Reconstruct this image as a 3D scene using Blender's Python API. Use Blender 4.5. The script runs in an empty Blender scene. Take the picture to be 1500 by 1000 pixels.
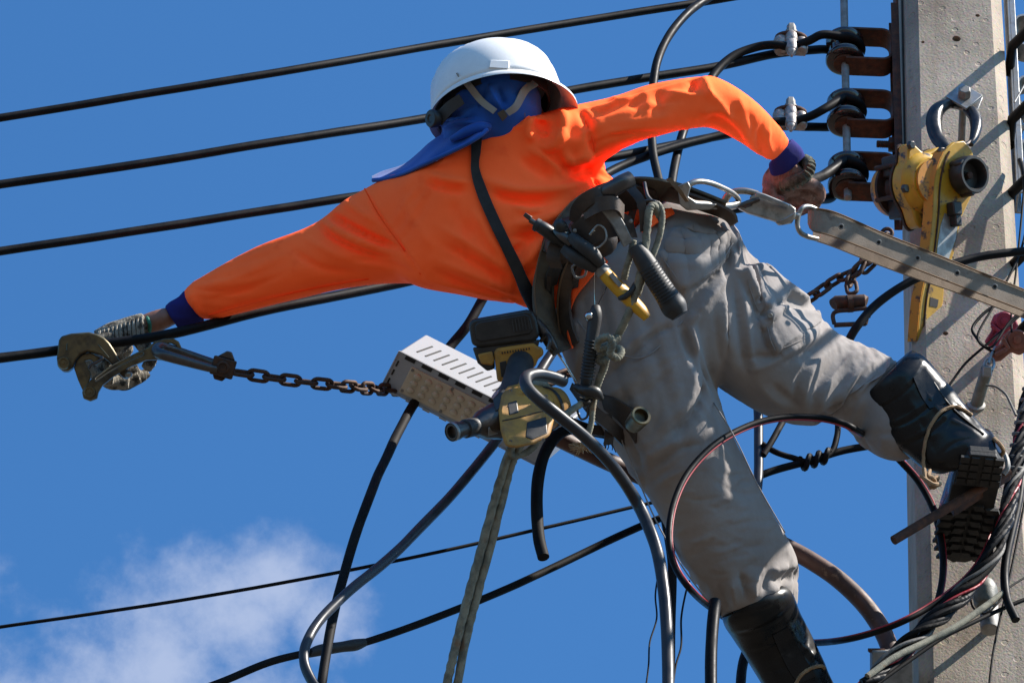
import bpy, bmesh, math, random
import numpy as np
from mathutils import Vector, Matrix, noise
from mathutils.bvhtree import BVHTree

random.seed(5)
RNG = np.random.default_rng(5)
sc = bpy.context.scene
COL = sc.collection

# ------------------------------------------------------------------ camera, sky, sun, exposure
F_PX, D0, ELEV, ROLL = 8333.0, 11.0, math.radians(45), 0.04
CAM = Vector((0, 0, 1.6))
FW = Vector((0, math.cos(ELEV), math.sin(ELEV)))
_X, _U = Vector((1, 0, 0)), Vector((0, -math.sin(ELEV), math.cos(ELEV)))
RX = (_X * math.cos(ROLL) + _U * math.sin(ROLL)).normalized()
UP = (_U * math.cos(ROLL) - _X * math.sin(ROLL)).normalized()
Y0 = D0 * math.cos(ELEV)

cam_d = bpy.data.cameras.new('camera')
cam_d.sensor_width = 36.0
cam_d.lens = F_PX * 36.0 / 1500.0
cam_d.clip_start, cam_d.clip_end = 0.1, 6000
cam = bpy.data.objects.new('camera', cam_d)
COL.objects.link(cam)
m = Matrix.Identity(4)
for i in range(3):
    m[i][0], m[i][1], m[i][2], m[i][3] = RX[i], UP[i], -FW[i], CAM[i]
cam.matrix_world = m
sc.camera = cam

SUN = Vector((1.0, -0.27, 1.06)).normalized()
world = bpy.data.worlds.new("World")
sc.world = world
world.use_nodes = True
wn, wl = world.node_tree.nodes, world.node_tree.links
wn.clear()
w_out = wn.new('ShaderNodeOutputWorld')
w_bg = wn.new('ShaderNodeBackground')
w_bg.inputs['Strength'].default_value = 0.066
w_sky = wn.new('ShaderNodeTexSky')
w_sky.sky_type = 'NISHITA'
w_sky.sun_disc = False
w_sky.sun_elevation = math.asin(SUN.z)
w_sky.sun_rotation = math.atan2(SUN.x, SUN.y)
w_sky.altitude = 0
w_sky.air_density = 1.0
w_sky.dust_density = 0.6
w_sky.ozone_density = 1.6
# fair-weather clouds scattered over the whole sky: soft blobs of direction broken up by fractal noise
w_tc = wn.new('ShaderNodeTexCoord')
def ray(px, py):
    return (FW * F_PX + RX * (px - 750) + UP * (500 - py)).normalized()
def wmath(op, a, b=None, clamp=False):
    n = wn.new('ShaderNodeMath'); n.operation = op; n.use_clamp = clamp
    for k, v in ((0, a), (1, b)):
        if v is None: continue
        if isinstance(v, (int, float)): n.inputs[k].default_value = v
        else: wl.new(v, n.inputs[k])
    return n.outputs[0]
w_warp = wn.new('ShaderNodeTexNoise'); w_warp.inputs['Scale'].default_value = 45; w_warp.inputs['Detail'].default_value = 8
w_warp.inputs['Roughness'].default_value = 0.62
wl.new(w_tc.outputs['Generated'], w_warp.inputs['Vector'])
w_n2 = wn.new('ShaderNodeTexNoise'); w_n2.inputs['Scale'].default_value = 120; w_n2.inputs['Detail'].default_value = 10
w_n2.inputs['Roughness'].default_value = 0.6
wl.new(w_tc.outputs['Generated'], w_n2.inputs['Vector'])
blobs = [(ray(230, 985), 0.0155), (ray(330, 905), 0.0125), (ray(410, 850), 0.010), (ray(120, 1010), 0.013), (ray(480, 900), 0.008), (ray(20, 1090), 0.018),
         (ray(300, 1080), 0.02), (ray(-300, 1150), 0.04)]
for az, el, s in ((-60, 28, .12), (-100, 40, .15), (150, 35, .14), (200, 25, .12), (75, 20, .12), (40, 22, .10), (-25, 20, .10), (110, 55, .08), (250, 60, .10)):
    a, e = math.radians(az), math.radians(el)
    blobs.append((Vector((math.sin(a) * math.cos(e), math.cos(a) * math.cos(e), math.sin(e))), s))
acc = None
for dvec, s in blobs:
    dn = wn.new('ShaderNodeVectorMath'); dn.operation = 'DISTANCE'
    wl.new(w_tc.outputs['Generated'], dn.inputs[0]); dn.inputs[1].default_value = dvec
    v = wmath('SUBTRACT', 1.0, wmath('DIVIDE', dn.outputs['Value'], s * 1.45))
    acc = v if acc is None else wmath('MAXIMUM', acc, v)
nz = wmath('ADD', wmath('MULTIPLY', wmath('SUBTRACT', w_warp.outputs['Fac'], 0.5), 1.7), wmath('MULTIPLY', wmath('SUBTRACT', w_n2.outputs['Fac'], 0.5), 1.2))
dens = wmath('ADD', wmath('MULTIPLY', acc, 1.25), wmath('SUBTRACT', nz, 0.12))
mr = wn.new('ShaderNodeMapRange'); mr.interpolation_type = 'SMOOTHSTEP'
wl.new(dens, mr.inputs['Value']); mr.inputs['From Min'].default_value = -0.05; mr.inputs['From Max'].default_value = 1.15
mr.inputs['To Max'].default_value = 0.64
w_mix = wn.new('ShaderNodeMix'); w_mix.data_type = 'RGBA'
wl.new(mr.outputs['Result'], w_mix.inputs['Factor'])
SKY_TINT = (0.49, 1.03, 1.46, 1)
w_tint = wn.new('ShaderNodeMix'); w_tint.data_type = 'RGBA'; w_tint.blend_type = 'MULTIPLY'
w_tint.inputs['Factor'].default_value = 1.0
wl.new(w_sky.outputs['Color'], w_tint.inputs[6]); w_tint.inputs[7].default_value = SKY_TINT
wl.new(w_tint.outputs[2], w_mix.inputs[6])
w_mix.inputs[7].default_value = (4.5, 5.0, 6.3, 1)
wl.new(w_mix.outputs[2], w_bg.inputs['Color'])
wl.new(w_bg.outputs[0], w_out.inputs['Surface'])

sun_d = bpy.data.lights.new('sun', 'SUN')
sun_d.energy = 5.0
sun_d.angle = math.radians(0.53)
sun_d.color = (1.0, 0.94, 0.86)
sun = bpy.data.objects.new('sun', sun_d)
COL.objects.link(sun)
sun.rotation_euler = SUN.to_track_quat('Z', 'Y').to_euler()
sun.location = (6, -2, 14)

vs = sc.view_settings
vs.view_transform = 'Standard'
vs.look = 'None'
vs.exposure = 1.1
vs.gamma = 1.0
vs.use_curve_mapping = False

# ------------------------------------------------------------------ placing: a photo pixel meets the vertical plane y (metres beyond the worker)
LEAN = False       # True while building the lineman and what hangs on him: he hangs back, head nearer the viewer than the feet
def W(px, py, y=0.0):
    y += .00078 * (py - 480) if LEAN else .2 * min(1, max(0, (px - 400) / 700))
    r = ray(px, py)
    return CAM + r * ((Y0 + y) / r.y)
def mpp(p):
    return (p - CAM).dot(FW) / F_PX
def on_plane(px, py, c, n):
    r = ray(px, py)
    return CAM + r * ((c - CAM).dot(n) / r.dot(n))
def V3(*a): return Vector(a)

# ------------------------------------------------------------------ geometry helpers: all return (verts, faces)
def join(*gs):
    V, F = [], []
    for v, f in gs:
        o = len(V); V += list(v); F += [tuple(i + o for i in q) for q in f]
    return V, F
def cr(pts, k=8, closed=False):
    """Catmull-Rom through rows of numbers"""
    P = np.array([list(p) for p in pts], float)
    n = len(P)
    if n < 3 and not closed:
        t = np.linspace(0, 1, k + 1)[:, None]
        return P[0] * (1 - t) + P[-1] * t
    out = []
    rngn = n if closed else n - 1
    for i in range(rngn):
        if closed: p0, p1, p2, p3 = P[(i - 1) % n], P[i], P[(i + 1) % n], P[(i + 2) % n]
        else:
            p1, p2 = P[i], P[i + 1]
            p0 = P[i - 1] if i else 2 * p1 - p2
            p3 = P[i + 2] if i + 2 < n else 2 * p2 - p1
        for j in range(k):
            t = j / k
            out.append(.5 * ((2 * p1) + (-p0 + p2) * t + (2 * p0 - 5 * p1 + 4 * p2 - p3) * t * t + (-p0 + 3 * p1 - 3 * p2 + p3) * t ** 3))
    if not closed: out.append(P[-1])
    return np.array(out)
def tube(path, r, n=10, closed=False, caps=True, flat=None, lobes=0, twist=0.0, lobe_amp=.16):
    P = [Vector(p[:3]) for p in path]
    m_ = len(P)
    R = [r] * m_ if isinstance(r, (int, float)) else list(r)
    T = []
    for i in range(m_):
        if closed: t = P[(i + 1) % m_] - P[i - 1]
        else: t = P[min(i + 1, m_ - 1)] - P[max(i - 1, 0)]
        T.append(t.normalized() if t.length > 1e-9 else Vector((0, 0, 1)))
    a = Vector((0, 0, 1)) if abs(T[0].z) < .9 else Vector((1, 0, 0))
    N = (a - T[0] * a.dot(T[0])).normalized()
    V, F = [], []
    s = 0.0
    for i in range(m_):
        if i:
            N = (N - T[i] * N.dot(T[i]))
            N = N.normalized() if N.length > 1e-9 else T[i].orthogonal().normalized()
            s += (P[i] - P[i - 1]).length
        B = T[i].cross(N)
        for j in range(n):
            an = 2 * math.pi * j / n
            q = R[i]
            if lobes: q *= 1 - lobe_amp + lobe_amp * abs(math.cos(.5 * lobes * (an - twist * s)))* 2 - lobe_amp
            x, y_ = math.cos(an) * q, math.sin(an) * q
            if flat: y_ *= flat
            V.append(P[i] + N * x + B * y_)
    for i in range(m_ if closed else m_ - 1):
        for j in range(n):
            a0, b0 = i * n + j, i * n + (j + 1) % n
            i2 = (i + 1) % m_
            F.append((a0, b0, i2 * n + (j + 1) % n, i2 * n + j))
    if caps and not closed:
        F.append(tuple(range(n - 1, -1, -1)))
        F.append(tuple((m_ - 1) * n + j for j in range(n)))
    return V, F
def ptube(pts, rpx, n=10, k=8, y=0.0, **kw):
    """tube through photo pixels (px, py[, y]); radius in photo pixels or list"""
    rows = []
    for i, p in enumerate(pts):
        w = W(p[0], p[1], p[2] if len(p) > 2 else y)
        rr = rpx[i] if isinstance(rpx, (list, tuple)) else rpx
        rows.append((*w, rr * mpp(w)))
    C = cr(rows, k, kw.get('closed', False))
    return tube([c[:3] for c in C], [c[3] for c in C], n, **kw)
def vtube(pts, r, n=10, k=6, **kw):
    rows = [(*p, (r[i] if isinstance(r, (list, tuple)) else r)) for i, p in enumerate(pts)]
    C = cr(rows, k, kw.get('closed', False))
    return tube([c[:3] for c in C], [c[3] for c in C], n, **kw)
def cyl(a, b, r, n=20, r2=None):
    return tube([a, b], [r, r if r2 is None else r2], n)
def lathe(base, axis, prof, n=28, ref=None, scale_v=1.0, closed=True, hexa=False):
    axis = axis.normalized()
    a = ref if ref is not None else (Vector((0, 0, 1)) if abs(axis.z) < .9 else Vector((1, 0, 0)))
    u = (a - axis * a.dot(axis)).normalized(); v = axis.cross(u)
    V, F = [], []
    for r, h in prof:
        for j in range(n):
            an = 2 * math.pi * j / n
            V.append(base + axis * h + u * (r * math.cos(an)) + v * (r * scale_v * math.sin(an)))
    for i in range(len(prof) - 1):
        for j in range(n):
            F.append((i * n + j, i * n + (j + 1) % n, (i + 1) * n + (j + 1) % n, (i + 1) * n + j))
    if closed:
        F.append(tuple(range(n - 1, -1, -1)))
        F.append(tuple((len(prof) - 1) * n + j for j in range(n)))
    return V, F
def box(c, ax, ay, az):
    V = [c + ax * i + ay * j + az * k for k in (-1, 1) for j in (-1, 1) for i in (-1, 1)]
    return V, [(0, 2, 3, 1), (4, 5, 7, 6), (0, 1, 5, 4), (2, 6, 7, 3), (0, 4, 6, 2), (1, 3, 7, 5)]
def prism(pts, ext):
    n = len(pts)
    V = [Vector(p) for p in pts] + [Vector(p) + ext for p in pts]
    F = [tuple(range(n)), tuple(range(2 * n - 1, n - 1, -1))]
    for i in range(n):
        j = (i + 1) % n
        F.append((i, i + n, j + n, j))
    return V, F
def plate(px_pts, c, nrm, th, smooth=0):
    """polygon of photo pixels on the plane through c with normal nrm, given thickness away from the camera"""
    if smooth: px_pts = [tuple(q) for q in cr(px_pts, smooth, True)]
    pts = [on_plane(p[0], p[1], c, nrm) for p in px_pts]
    d = nrm if nrm.dot(FW) > 0 else -nrm
    return prism(pts, d * th)
def ribbon(A, B, th, away=None, k=6):
    """strap between two edge polylines of 3-D points"""
    a, b = cr(A, k), cr(B, k)
    V, F = [], []
    m_ = len(a)
    for i in range(m_):
        pa, pb = Vector(a[i]), Vector(b[i])
        t = Vector(a[min(i + 1, m_ - 1)]) - Vector(a[max(i - 1, 0)])
        nn = t.cross(pb - pa)
        nn = nn.normalized() if nn.length > 1e-12 else FW
        if nn.dot(FW) < 0 and away is None: nn = -nn
        pm = pa * .5 + pb * .5
        V += [pa, pm, pb, pb + nn * th, pm + nn * th, pa + nn * th]
    for i in range(m_ - 1):
        for j in range(6):
            F.append((i * 6 + j, i * 6 + (j + 1) % 6, i * 6 + 6 + (j + 1) % 6, i * 6 + 6 + j))
    F.append((0, 1, 2, 3, 4, 5)); F.append(tuple((m_ - 1) * 6 + j for j in (5, 4, 3, 2, 1, 0)))
    return V, F
def ellipsoid(c, ax, ay, az, n=20, m_=12):
    V, F = [c - az], []
    for i in range(1, m_):
        t = math.pi * i / m_
        for j in range(n):
            p = 2 * math.pi * j / n
            V.append(c + ax * (math.sin(t) * math.cos(p)) + ay * (math.sin(t) * math.sin(p)) - az * math.cos(t))
    V.append(c + az)
    for j in range(n): F.append((0, 1 + (j + 1) % n, 1 + j))
    for i in range(m_ - 2):
        for j in range(n):
            F.append((1 + i * n + j, 1 + i * n + (j + 1) % n, 1 + (i + 1) * n + (j + 1) % n, 1 + (i + 1) * n + j))
    L = len(V) - 1
    for j in range(n): F.append((L, 1 + (m_ - 2) * n + j, 1 + (m_ - 2) * n + (j + 1) % n))
    return V, F
def loft(st, n=32, k=6, sq=1.0, vdir=None):
    """limb between two silhouettes: rows (Lx, Ly, Rx, Ry, yL, yR, thickness in metres along the view)"""
    rows = []
    for (lx, ly, rx, ry, yl, yr, t) in st:
        rows.append((*W(lx, ly, yl), *W(rx, ry, yr), t))
    C = cr(rows, k)
    V, F = [], []
    for c in C:
        L, R, t = Vector(c[:3]), Vector(c[3:6]), c[6]
        cen, u, v = (L + R) / 2, (R - L) / 2, (vdir or FW) * t
        for j in range(n):
            an = 2 * math.pi * j / n
            ca, sa = math.cos(an), math.sin(an)
            V.append(cen + u * (math.copysign(abs(ca) ** sq, ca)) + v * (math.copysign(abs(sa) ** sq, sa)))
    m_ = len(C)
    for i in range(m_ - 1):
        for j in range(n):
            F.append((i * n + j, i * n + (j + 1) % n, (i + 1) * n + (j + 1) % n, (i + 1) * n + j))
    F.append(tuple(range(n - 1, -1, -1))); F.append(tuple((m_ - 1) * n + j for j in range(n)))
    return V, F

# ------------------------------------------------------------------ objects
def root_loc(o):
    while o.parent: o = o.parent
    return o.location
def thing(name, label, cat, loc, group=None):
    o = bpy.data.objects.new(name, None); COL.objects.link(o)
    o.empty_display_size = .05
    o.location = loc
    return tag(o, label, cat, group)
def tag(o, label, cat, group=None):
    o['label'] = label; o['category'] = cat
    if group: o['group'] = group
    return o
def recalc(me):
    bm = bmesh.new(); bm.from_mesh(me)
    bmesh.ops.recalc_face_normals(bm, faces=bm.faces)
    bm.to_mesh(me); bm.free()
def put(name, g, mat, parent=None, bevel=0, sharp=40, subd=0, loc=None, fix=True):
    """link one mesh object built from world-space geometry"""
    V, F = g
    V = [Vector(v) for v in V]
    if parent is not None: base = root_loc(parent)
    elif loc is not None: base = Vector(loc)
    else: base = sum(V, Vector()) / len(V)
    me = bpy.data.meshes.new(name)
    me.from_pydata([tuple(v - base) for v in V], [], F)
    me.validate()
    if fix: recalc(me)
    me.polygons.foreach_set('use_smooth', [True] * len(me.polygons))
    if sharp: me.set_sharp_from_angle(angle=math.radians(sharp))
    if isinstance(mat, (list, tuple)):
        for q in mat: me.materials.append(q)
    else: me.materials.append(mat)
    me.update()
    o = bpy.data.objects.new(name, me); COL.objects.link(o)
    if parent is not None: o.parent = parent
    else: o.location = base
    if bevel:
        b = o.modifiers.new('bevel', 'BEVEL'); b.width = bevel; b.segments = 2; b.limit_method = 'ANGLE'; b.angle_limit = math.radians(38)
    if subd:
        s = o.modifiers.new('subd', 'SUBSURF'); s.levels = subd; s.render_levels = subd
    return o
def share(name, src, parent, mw):
    """another piece using the same mesh data as src"""
    o = bpy.data.objects.new(name, src); COL.objects.link(o)
    o.parent = parent
    o.matrix_local = Matrix.Translation(-root_loc(parent)) @ mw
    return o
def as_mesh(name, g, mat, sharp=40):
    me = bpy.data.meshes.new(name)
    me.from_pydata([tuple(v) for v in g[0]], [], g[1]); me.validate(); recalc(me)
    me.polygons.foreach_set('use_smooth', [True] * len(me.polygons))
    if sharp: me.set_sharp_from_angle(angle=math.radians(sharp))
    me.materials.append(mat)
    return me

# ------------------------------------------------------------------ cloth sculpting
def remesh(g, voxel, smooth=6):
    me = bpy.data.meshes.new('tmp'); me.from_pydata([tuple(v) for v in g[0]], [], g[1]); me.validate(); recalc(me)
    o = bpy.data.objects.new('tmp', me); COL.objects.link(o)
    md = o.modifiers.new('r', 'REMESH'); md.mode = 'VOXEL'; md.voxel_size = voxel
    dg = bpy.context.evaluated_depsgraph_get()
    e = bpy.data.meshes.new_from_object(o.evaluated_get(dg))
    n = len(e.vertices)
    V = np.empty(n * 3); e.vertices.foreach_get('co', V); V = V.reshape(-1, 3)
    F = [tuple(p.vertices) for p in e.polygons]
    E = np.empty(len(e.edges) * 2, int); e.edges.foreach_get('vertices', E); E = E.reshape(-1, 2)
    bpy.data.objects.remove(o); bpy.data.meshes.remove(me); bpy.data.meshes.remove(e)
    S = Sculpt(V, F, E); S.smooth(smooth)
    return S
class Sculpt:
    def __init__(s, V, F, E):
        s.V, s.F, s.E = V, F, E
        s.deg = np.bincount(E.ravel(), minlength=len(V)).astype(float)[:, None]
        fa = np.array([f if len(f) == 4 else (f[0], f[1], f[2], f[2]) for f in F])
        s.fa = fa
    def smooth(s, it, w=.6):
        for _ in range(it):
            acc = np.zeros_like(s.V)
            np.add.at(acc, s.E[:, 0], s.V[s.E[:, 1]]); np.add.at(acc, s.E[:, 1], s.V[s.E[:, 0]])
            s.V = s.V * (1 - w) + w * acc / np.maximum(s.deg, 1)
    def normals(s):
        q = s.V[s.fa]
        n = np.cross(q[:, 2] - q[:, 0], q[:, 3] - q[:, 1])
        z = np.abs(n).sum(1) < 1e-14
        n[z] = np.cross(q[z, 1] - q[z, 0], q[z, 2] - q[z, 0])
        N = np.zeros_like(s.V)
        for k in range(4): np.add.at(N, s.fa[:, k], n)
        return N / np.maximum(np.linalg.norm(N, axis=1, keepdims=True), 1e-12)
    def screen(s):
        d = s.V - np.array(CAM)
        z = d @ np.array(FW)
        return np.stack([750 + F_PX * (d @ np.array(RX)) / z, 500 - F_PX * (d @ np.array(UP)) / z], 1), d / np.linalg.norm(d, axis=1, keepdims=True)
    def sculpt(s, strokes, stamps=(), gain=1.0):
        N = s.normals(); S, D = s.screen()
        face = np.clip(-(N * D).sum(1) * 2.5, 0, 1)
        disp = np.zeros(len(s.V))
        for pts, amp, wid in strokes:
            C = cr([(p[0], p[1]) for p in pts], 6)
            lo, hi = C.min(0) - 4 * wid, C.max(0) + 4 * wid
            idx = np.where((S[:, 0] > lo[0]) & (S[:, 0] < hi[0]) & (S[:, 1] > lo[1]) & (S[:, 1] < hi[1]))[0]
            if not len(idx): continue
            q = S[idx]
            best = np.full(len(idx), 1e9); tb = np.zeros(len(idx)); L = len(C) - 1
            for i in range(L):
                a, b = C[i], C[i + 1]
                ab = b - a
                t = np.clip(((q - a) @ ab) / max(ab @ ab, 1e-9), 0, 1)
                dd = np.linalg.norm(q - a - t[:, None] * ab, axis=1)
                mk = dd < best
                best[mk] = dd[mk]; tb[mk] = (i + t[mk]) / L
            tp = np.clip(np.minimum(tb, 1 - tb) * 4, 0.15, 1)
            disp[idx] += amp * .001 * np.exp(-(best / (wid * (.85 if amp > 0 else .7))) ** 1.25) * tp
        for poly, amp, soft in stamps:
            P = np.array(poly, float)
            inside = np.zeros(len(S), bool); best = np.full(len(S), 1e9)
            for i in range(len(P)):
                a, b = P[i], P[(i + 1) % len(P)]
                c = ((a[1] > S[:, 1]) != (b[1] > S[:, 1])) & (S[:, 0] < (b[0] - a[0]) * (S[:, 1] - a[1]) / (b[1] - a[1] + 1e-12) + a[0])
                inside ^= c
                ab = b - a
                t = np.clip(((S - a) @ ab) / (ab @ ab), 0, 1)
                best = np.minimum(best, np.linalg.norm(S - a - t[:, None] * ab, axis=1))
            sd = np.where(inside, best, -best)
            disp += amp * .001 * np.clip(sd / soft + .5, 0, 1)
        s.V = s.V + N * (disp * face * gain)[:, None]
    def wrinkle(s, amp, f, seed=0., axis=None, stretch=3.0, ridged=True, mask=None):
        N = s.normals()
        a = np.array(axis if axis is not None else RX); a = a / np.linalg.norm(a)
        al = (s.V @ a)[:, None] * a
        Q = (s.V - al) * f + al * (f / stretch) + seed
        d = np.array([noise.fractal(Vector(q), 1.0, 2.0, 3) for q in Q])
        if ridged: d = .45 - np.abs(d) * 1.6
        if mask is not None: d = d * mask
        s.V = s.V + N * (d * amp)[:, None]
    def g(s): return [Vector(v) for v in s.V], s.F
    def bvh(s): return BVHTree.FromPolygons([tuple(v) for v in s.V], s.F)

def simulate(S, voxel_note, pin, shrink, frames=28, offset=.007, bend=.4, shrink_w=None, coll_voxel=.012, gscale=1.0, thick=.0015):
    """let the cloth settle over the shape it was cut on: a slightly large garment wrinkles by itself"""
    me = bpy.data.meshes.new('cloth'); me.from_pydata([tuple(v) for v in S.V], [], S.F); me.validate(); recalc(me)
    o = bpy.data.objects.new('cloth', me); COL.objects.link(o)
    cN = S.normals()
    # the form inside, a little smaller
    fm = bpy.data.meshes.new('form'); fm.from_pydata([tuple(v) for v in S.V - cN * offset], [], S.F); fm.validate(); recalc(fm)
    f = bpy.data.objects.new('form', fm); COL.objects.link(f)
    cm = f.modifiers.new('c', 'COLLISION'); f.collision.thickness_outer = .001; f.collision.thickness_inner = .02; f.collision.cloth_friction = 12
    g = o.vertex_groups.new(name='pin'); g.add([i for i in range(len(pin)) if pin[i] > .5], 1.0, 'REPLACE')
    md = o.modifiers.new('cl', 'CLOTH')
    st = md.settings
    st.quality = 6; st.mass = .25
    st.tension_stiffness = 18; st.compression_stiffness = 18; st.shear_stiffness = 6; st.bending_stiffness = bend
    st.tension_damping = 6; st.compression_damping = 6; st.bending_damping = .6; st.air_damping = 1.5
    st.vertex_group_mass = 'pin'
    st.effector_weights.gravity = gscale
    if shrink_w is not None:
        gs = o.vertex_groups.new(name='grow')
        for i, w in enumerate(shrink_w): gs.add([i], float(w), 'REPLACE')
        st.vertex_group_shrink = 'grow'; st.shrink_min = 0.0; st.shrink_max = shrink
    else: st.shrink_min = shrink
    cs = md.collision_settings
    cs.use_collision = True; cs.distance_min = thick; cs.collision_quality = 2; cs.use_self_collision = False
    md.point_cache.frame_start = 1; md.point_cache.frame_end = frames
    sc.frame_start, sc.frame_end = 1, frames
    for k in range(1, frames + 1): sc.frame_set(k)
    dg = bpy.context.evaluated_depsgraph_get()
    e = o.evaluated_get(dg).data
    n = len(e.vertices); V = np.empty(n * 3); e.vertices.foreach_get('co', V)
    V = V.reshape(-1, 3)
    mv = np.linalg.norm(V - S.V, axis=1)
    print('CLOTH', n, 'moved mean %.4f max %.4f' % (mv.mean(), mv.max()))
    if np.isfinite(V).all() and mv.max() < .2: S.V = V.copy()
    bpy.data.objects.remove(o); bpy.data.objects.remove(f)
    sc.frame_set(1)
def refine(S, it=1):
    """Catmull-Clark subdivision of a sculpt"""
    me = bpy.data.meshes.new('t'); me.from_pydata([tuple(v) for v in S.V], [], S.F); me.validate()
    o = bpy.data.objects.new('t', me); COL.objects.link(o)
    sd = o.modifiers.new('s', 'SUBSURF'); sd.levels = it; sd.render_levels = it
    dg = bpy.context.evaluated_depsgraph_get()
    e = bpy.data.meshes.new_from_object(o.evaluated_get(dg))
    n = len(e.vertices); V = np.empty(n * 3); e.vertices.foreach_get('co', V)
    F = [tuple(p.vertices) for p in e.polygons]
    E = np.empty(len(e.edges) * 2, int); e.edges.foreach_get('vertices', E)
    bpy.data.objects.remove(o); bpy.data.meshes.remove(e); bpy.data.meshes.remove(me)
    return Sculpt(V.reshape(-1, 3), F, E.reshape(-1, 2))

# ------------------------------------------------------------------ materials
def nd(nt, t, **kw):
    n = nt.nodes.new(t)
    for k, v in kw.items():
        if k in n.inputs: n.inputs[k].default_value = v
        else: setattr(n, k, v)
    return n
def mat(name, col, rough=.6, metal=0.0, col2=None, nscale=30, lo=.42, hi=.62, bump=0.0, bscale=300, rvar=0.0, detail=6,
        stretch=None, sheen=0, coat=0, spec=.5, col3=None, n3=120, lo3=.6, hi3=.7, trans=0, wave=None, bdist=.002):
    m_ = bpy.data.materials.new(name); m_.use_nodes = True
    nt = m_.node_tree; L = nt.links
    b = nt.nodes['Principled BSDF']
    b.inputs['Base Color'].default_value = (*col, 1)
    b.inputs['Roughness'].default_value = rough
    b.inputs['Metallic'].default_value = metal
    b.inputs['Specular IOR Level'].default_value = spec
    b.inputs['Sheen Weight'].default_value = sheen
    b.inputs['Coat Weight'].default_value = coat
    tc = nd(nt, 'ShaderNodeTexCoord')
    vec = tc.outputs['Object']
    if stretch:
        mp = nd(nt, 'ShaderNodeMapping'); mp.inputs['Scale'].default_value = stretch
        L.new(vec, mp.inputs['Vector']); vec = mp.outputs[0]
    cur = None
    nz = nd(nt, 'ShaderNodeTexNoise', Scale=nscale, Detail=detail, Roughness=.62)
    L.new(vec, nz.inputs['Vector'])
    if col2 is not None:
        rp = nd(nt, 'ShaderNodeMapRange'); rp.inputs['From Min'].default_value = lo; rp.inputs['From Max'].default_value = hi
        L.new(nz.outputs['Fac'], rp.inputs['Value'])
        mx = nd(nt, 'ShaderNodeMix', data_type='RGBA')
        L.new(rp.outputs[0], mx.inputs['Factor'])
        mx.inputs[6].default_value = (*col, 1); mx.inputs[7].default_value = (*col2, 1)
        cur = mx.outputs[2]
    if col3 is not None:
        n3_ = nd(nt, 'ShaderNodeTexNoise', Scale=n3, Detail=5, Roughness=.6)
        L.new(vec, n3_.inputs['Vector'])
        rp = nd(nt, 'ShaderNodeMapRange'); rp.inputs['From Min'].default_value = lo3; rp.inputs['From Max'].default_value = hi3
        L.new(n3_.outputs['Fac'], rp.inputs['Value'])
        mx = nd(nt, 'ShaderNodeMix', data_type='RGBA')
        L.new(rp.outputs[0], mx.inputs['Factor'])
        if cur: L.new(cur, mx.inputs[6])
        else: mx.inputs[6].default_value = (*col, 1)
        mx.inputs[7].default_value = (*col3, 1)
        cur = mx.outputs[2]
    if cur: L.new(cur, b.inputs['Base Color'])
    if rvar:
        rp = nd(nt, 'ShaderNodeMapRange'); rp.inputs['To Min'].default_value = rough - rvar; rp.inputs['To Max'].default_value = rough + rvar
        rp.inputs['From Min'].default_value = .35; rp.inputs['From Max'].default_value = .65
        L.new(nz.outputs['Fac'], rp.inputs['Value']); L.new(rp.outputs[0], b.inputs['Roughness'])
    if bump or wave:
        h = None
        if bump:
            bz = nd(nt, 'ShaderNodeTexNoise', Scale=bscale, Detail=4, Roughness=.6)
            L.new(vec, bz.inputs['Vector']); h = bz.outputs['Fac']
        if wave:
            wv = nd(nt, 'ShaderNodeTexWave', Scale=wave, Distortion=1.5); wv.inputs['Detail'].default_value = 2
            L.new(tc.outputs['Object'], wv.inputs['Vector'])
            if h is None: h = wv.outputs['Fac']
            else:
                ad = nd(nt, 'ShaderNodeMath', operation='ADD'); L.new(h, ad.inputs[0]); L.new(wv.outputs['Fac'], ad.inputs[1]); h = ad.outputs[0]
        bp = nd(nt, 'ShaderNodeBump', Strength=bump or .5, Distance=bdist)
        L.new(h, bp.inputs['Height']); L.new(bp.outputs[0], b.inputs['Normal'])
    if trans:
        tr = nd(nt, 'ShaderNodeBsdfTranslucent'); tr.inputs['Color'].default_value = (*col, 1)
        ms = nd(nt, 'ShaderNodeMixShader', Fac=trans)
        out = nt.nodes['Material Output']
        L.new(b.outputs[0], ms.inputs[1]); L.new(tr.outputs[0], ms.inputs[2]); L.new(ms.outputs[0], out.inputs['Surface'])
    return m_
M = {}
M['orange'] = mat('fluorescent_orange_cloth', (1.62, .19, .042), .85, spec=.12, bump=.35, bscale=55, bdist=.0022, col2=(1.5, .17, .036), nscale=5, col3=(1.05, .10, .02), n3=11, lo3=.6, hi3=.8)
M['trousers'] = mat('grey_work_twill', (.285, .262, .25), .9, spec=.12, col2=(.245, .22, .207), nscale=7, bump=.45, bscale=75, bdist=.0022, col3=(.20, .175, .155), n3=9, lo3=.58, hi3=.78)
M['orange_seam'] = mat('orange_seam_thread', (1.25, .115, .022), .9, spec=.1)
M['hook_steel'] = mat('blackened_hook_steel', (.03, .03, .032), .34, .6, col2=(.06, .055, .05), nscale=40, rvar=.08)
M['navy'] = mat('navy_rib_cuff', (.022, .022, .14), .9, wave=160, bump=.3, spec=.15)
M['blue_cloth'] = mat('blue_polyester_hood', (.004, .085, .40), .62, col2=(.004, .062, .31), nscale=10, bump=.15, bscale=900, spec=.35, sheen=.15)
M['skin'] = mat('tanned_skin', (.23, .10, .06), .55, col2=(.19, .08, .045), nscale=50, bump=.2, bscale=500)
M['helmet'] = mat('white_helmet_plastic', (.80, .79, .77), .33, col2=(.74, .735, .72), nscale=18, bump=.04, bscale=60, rvar=.08, col3=(.5, .48, .45), n3=40, lo3=.66, hi3=.76)
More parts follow.
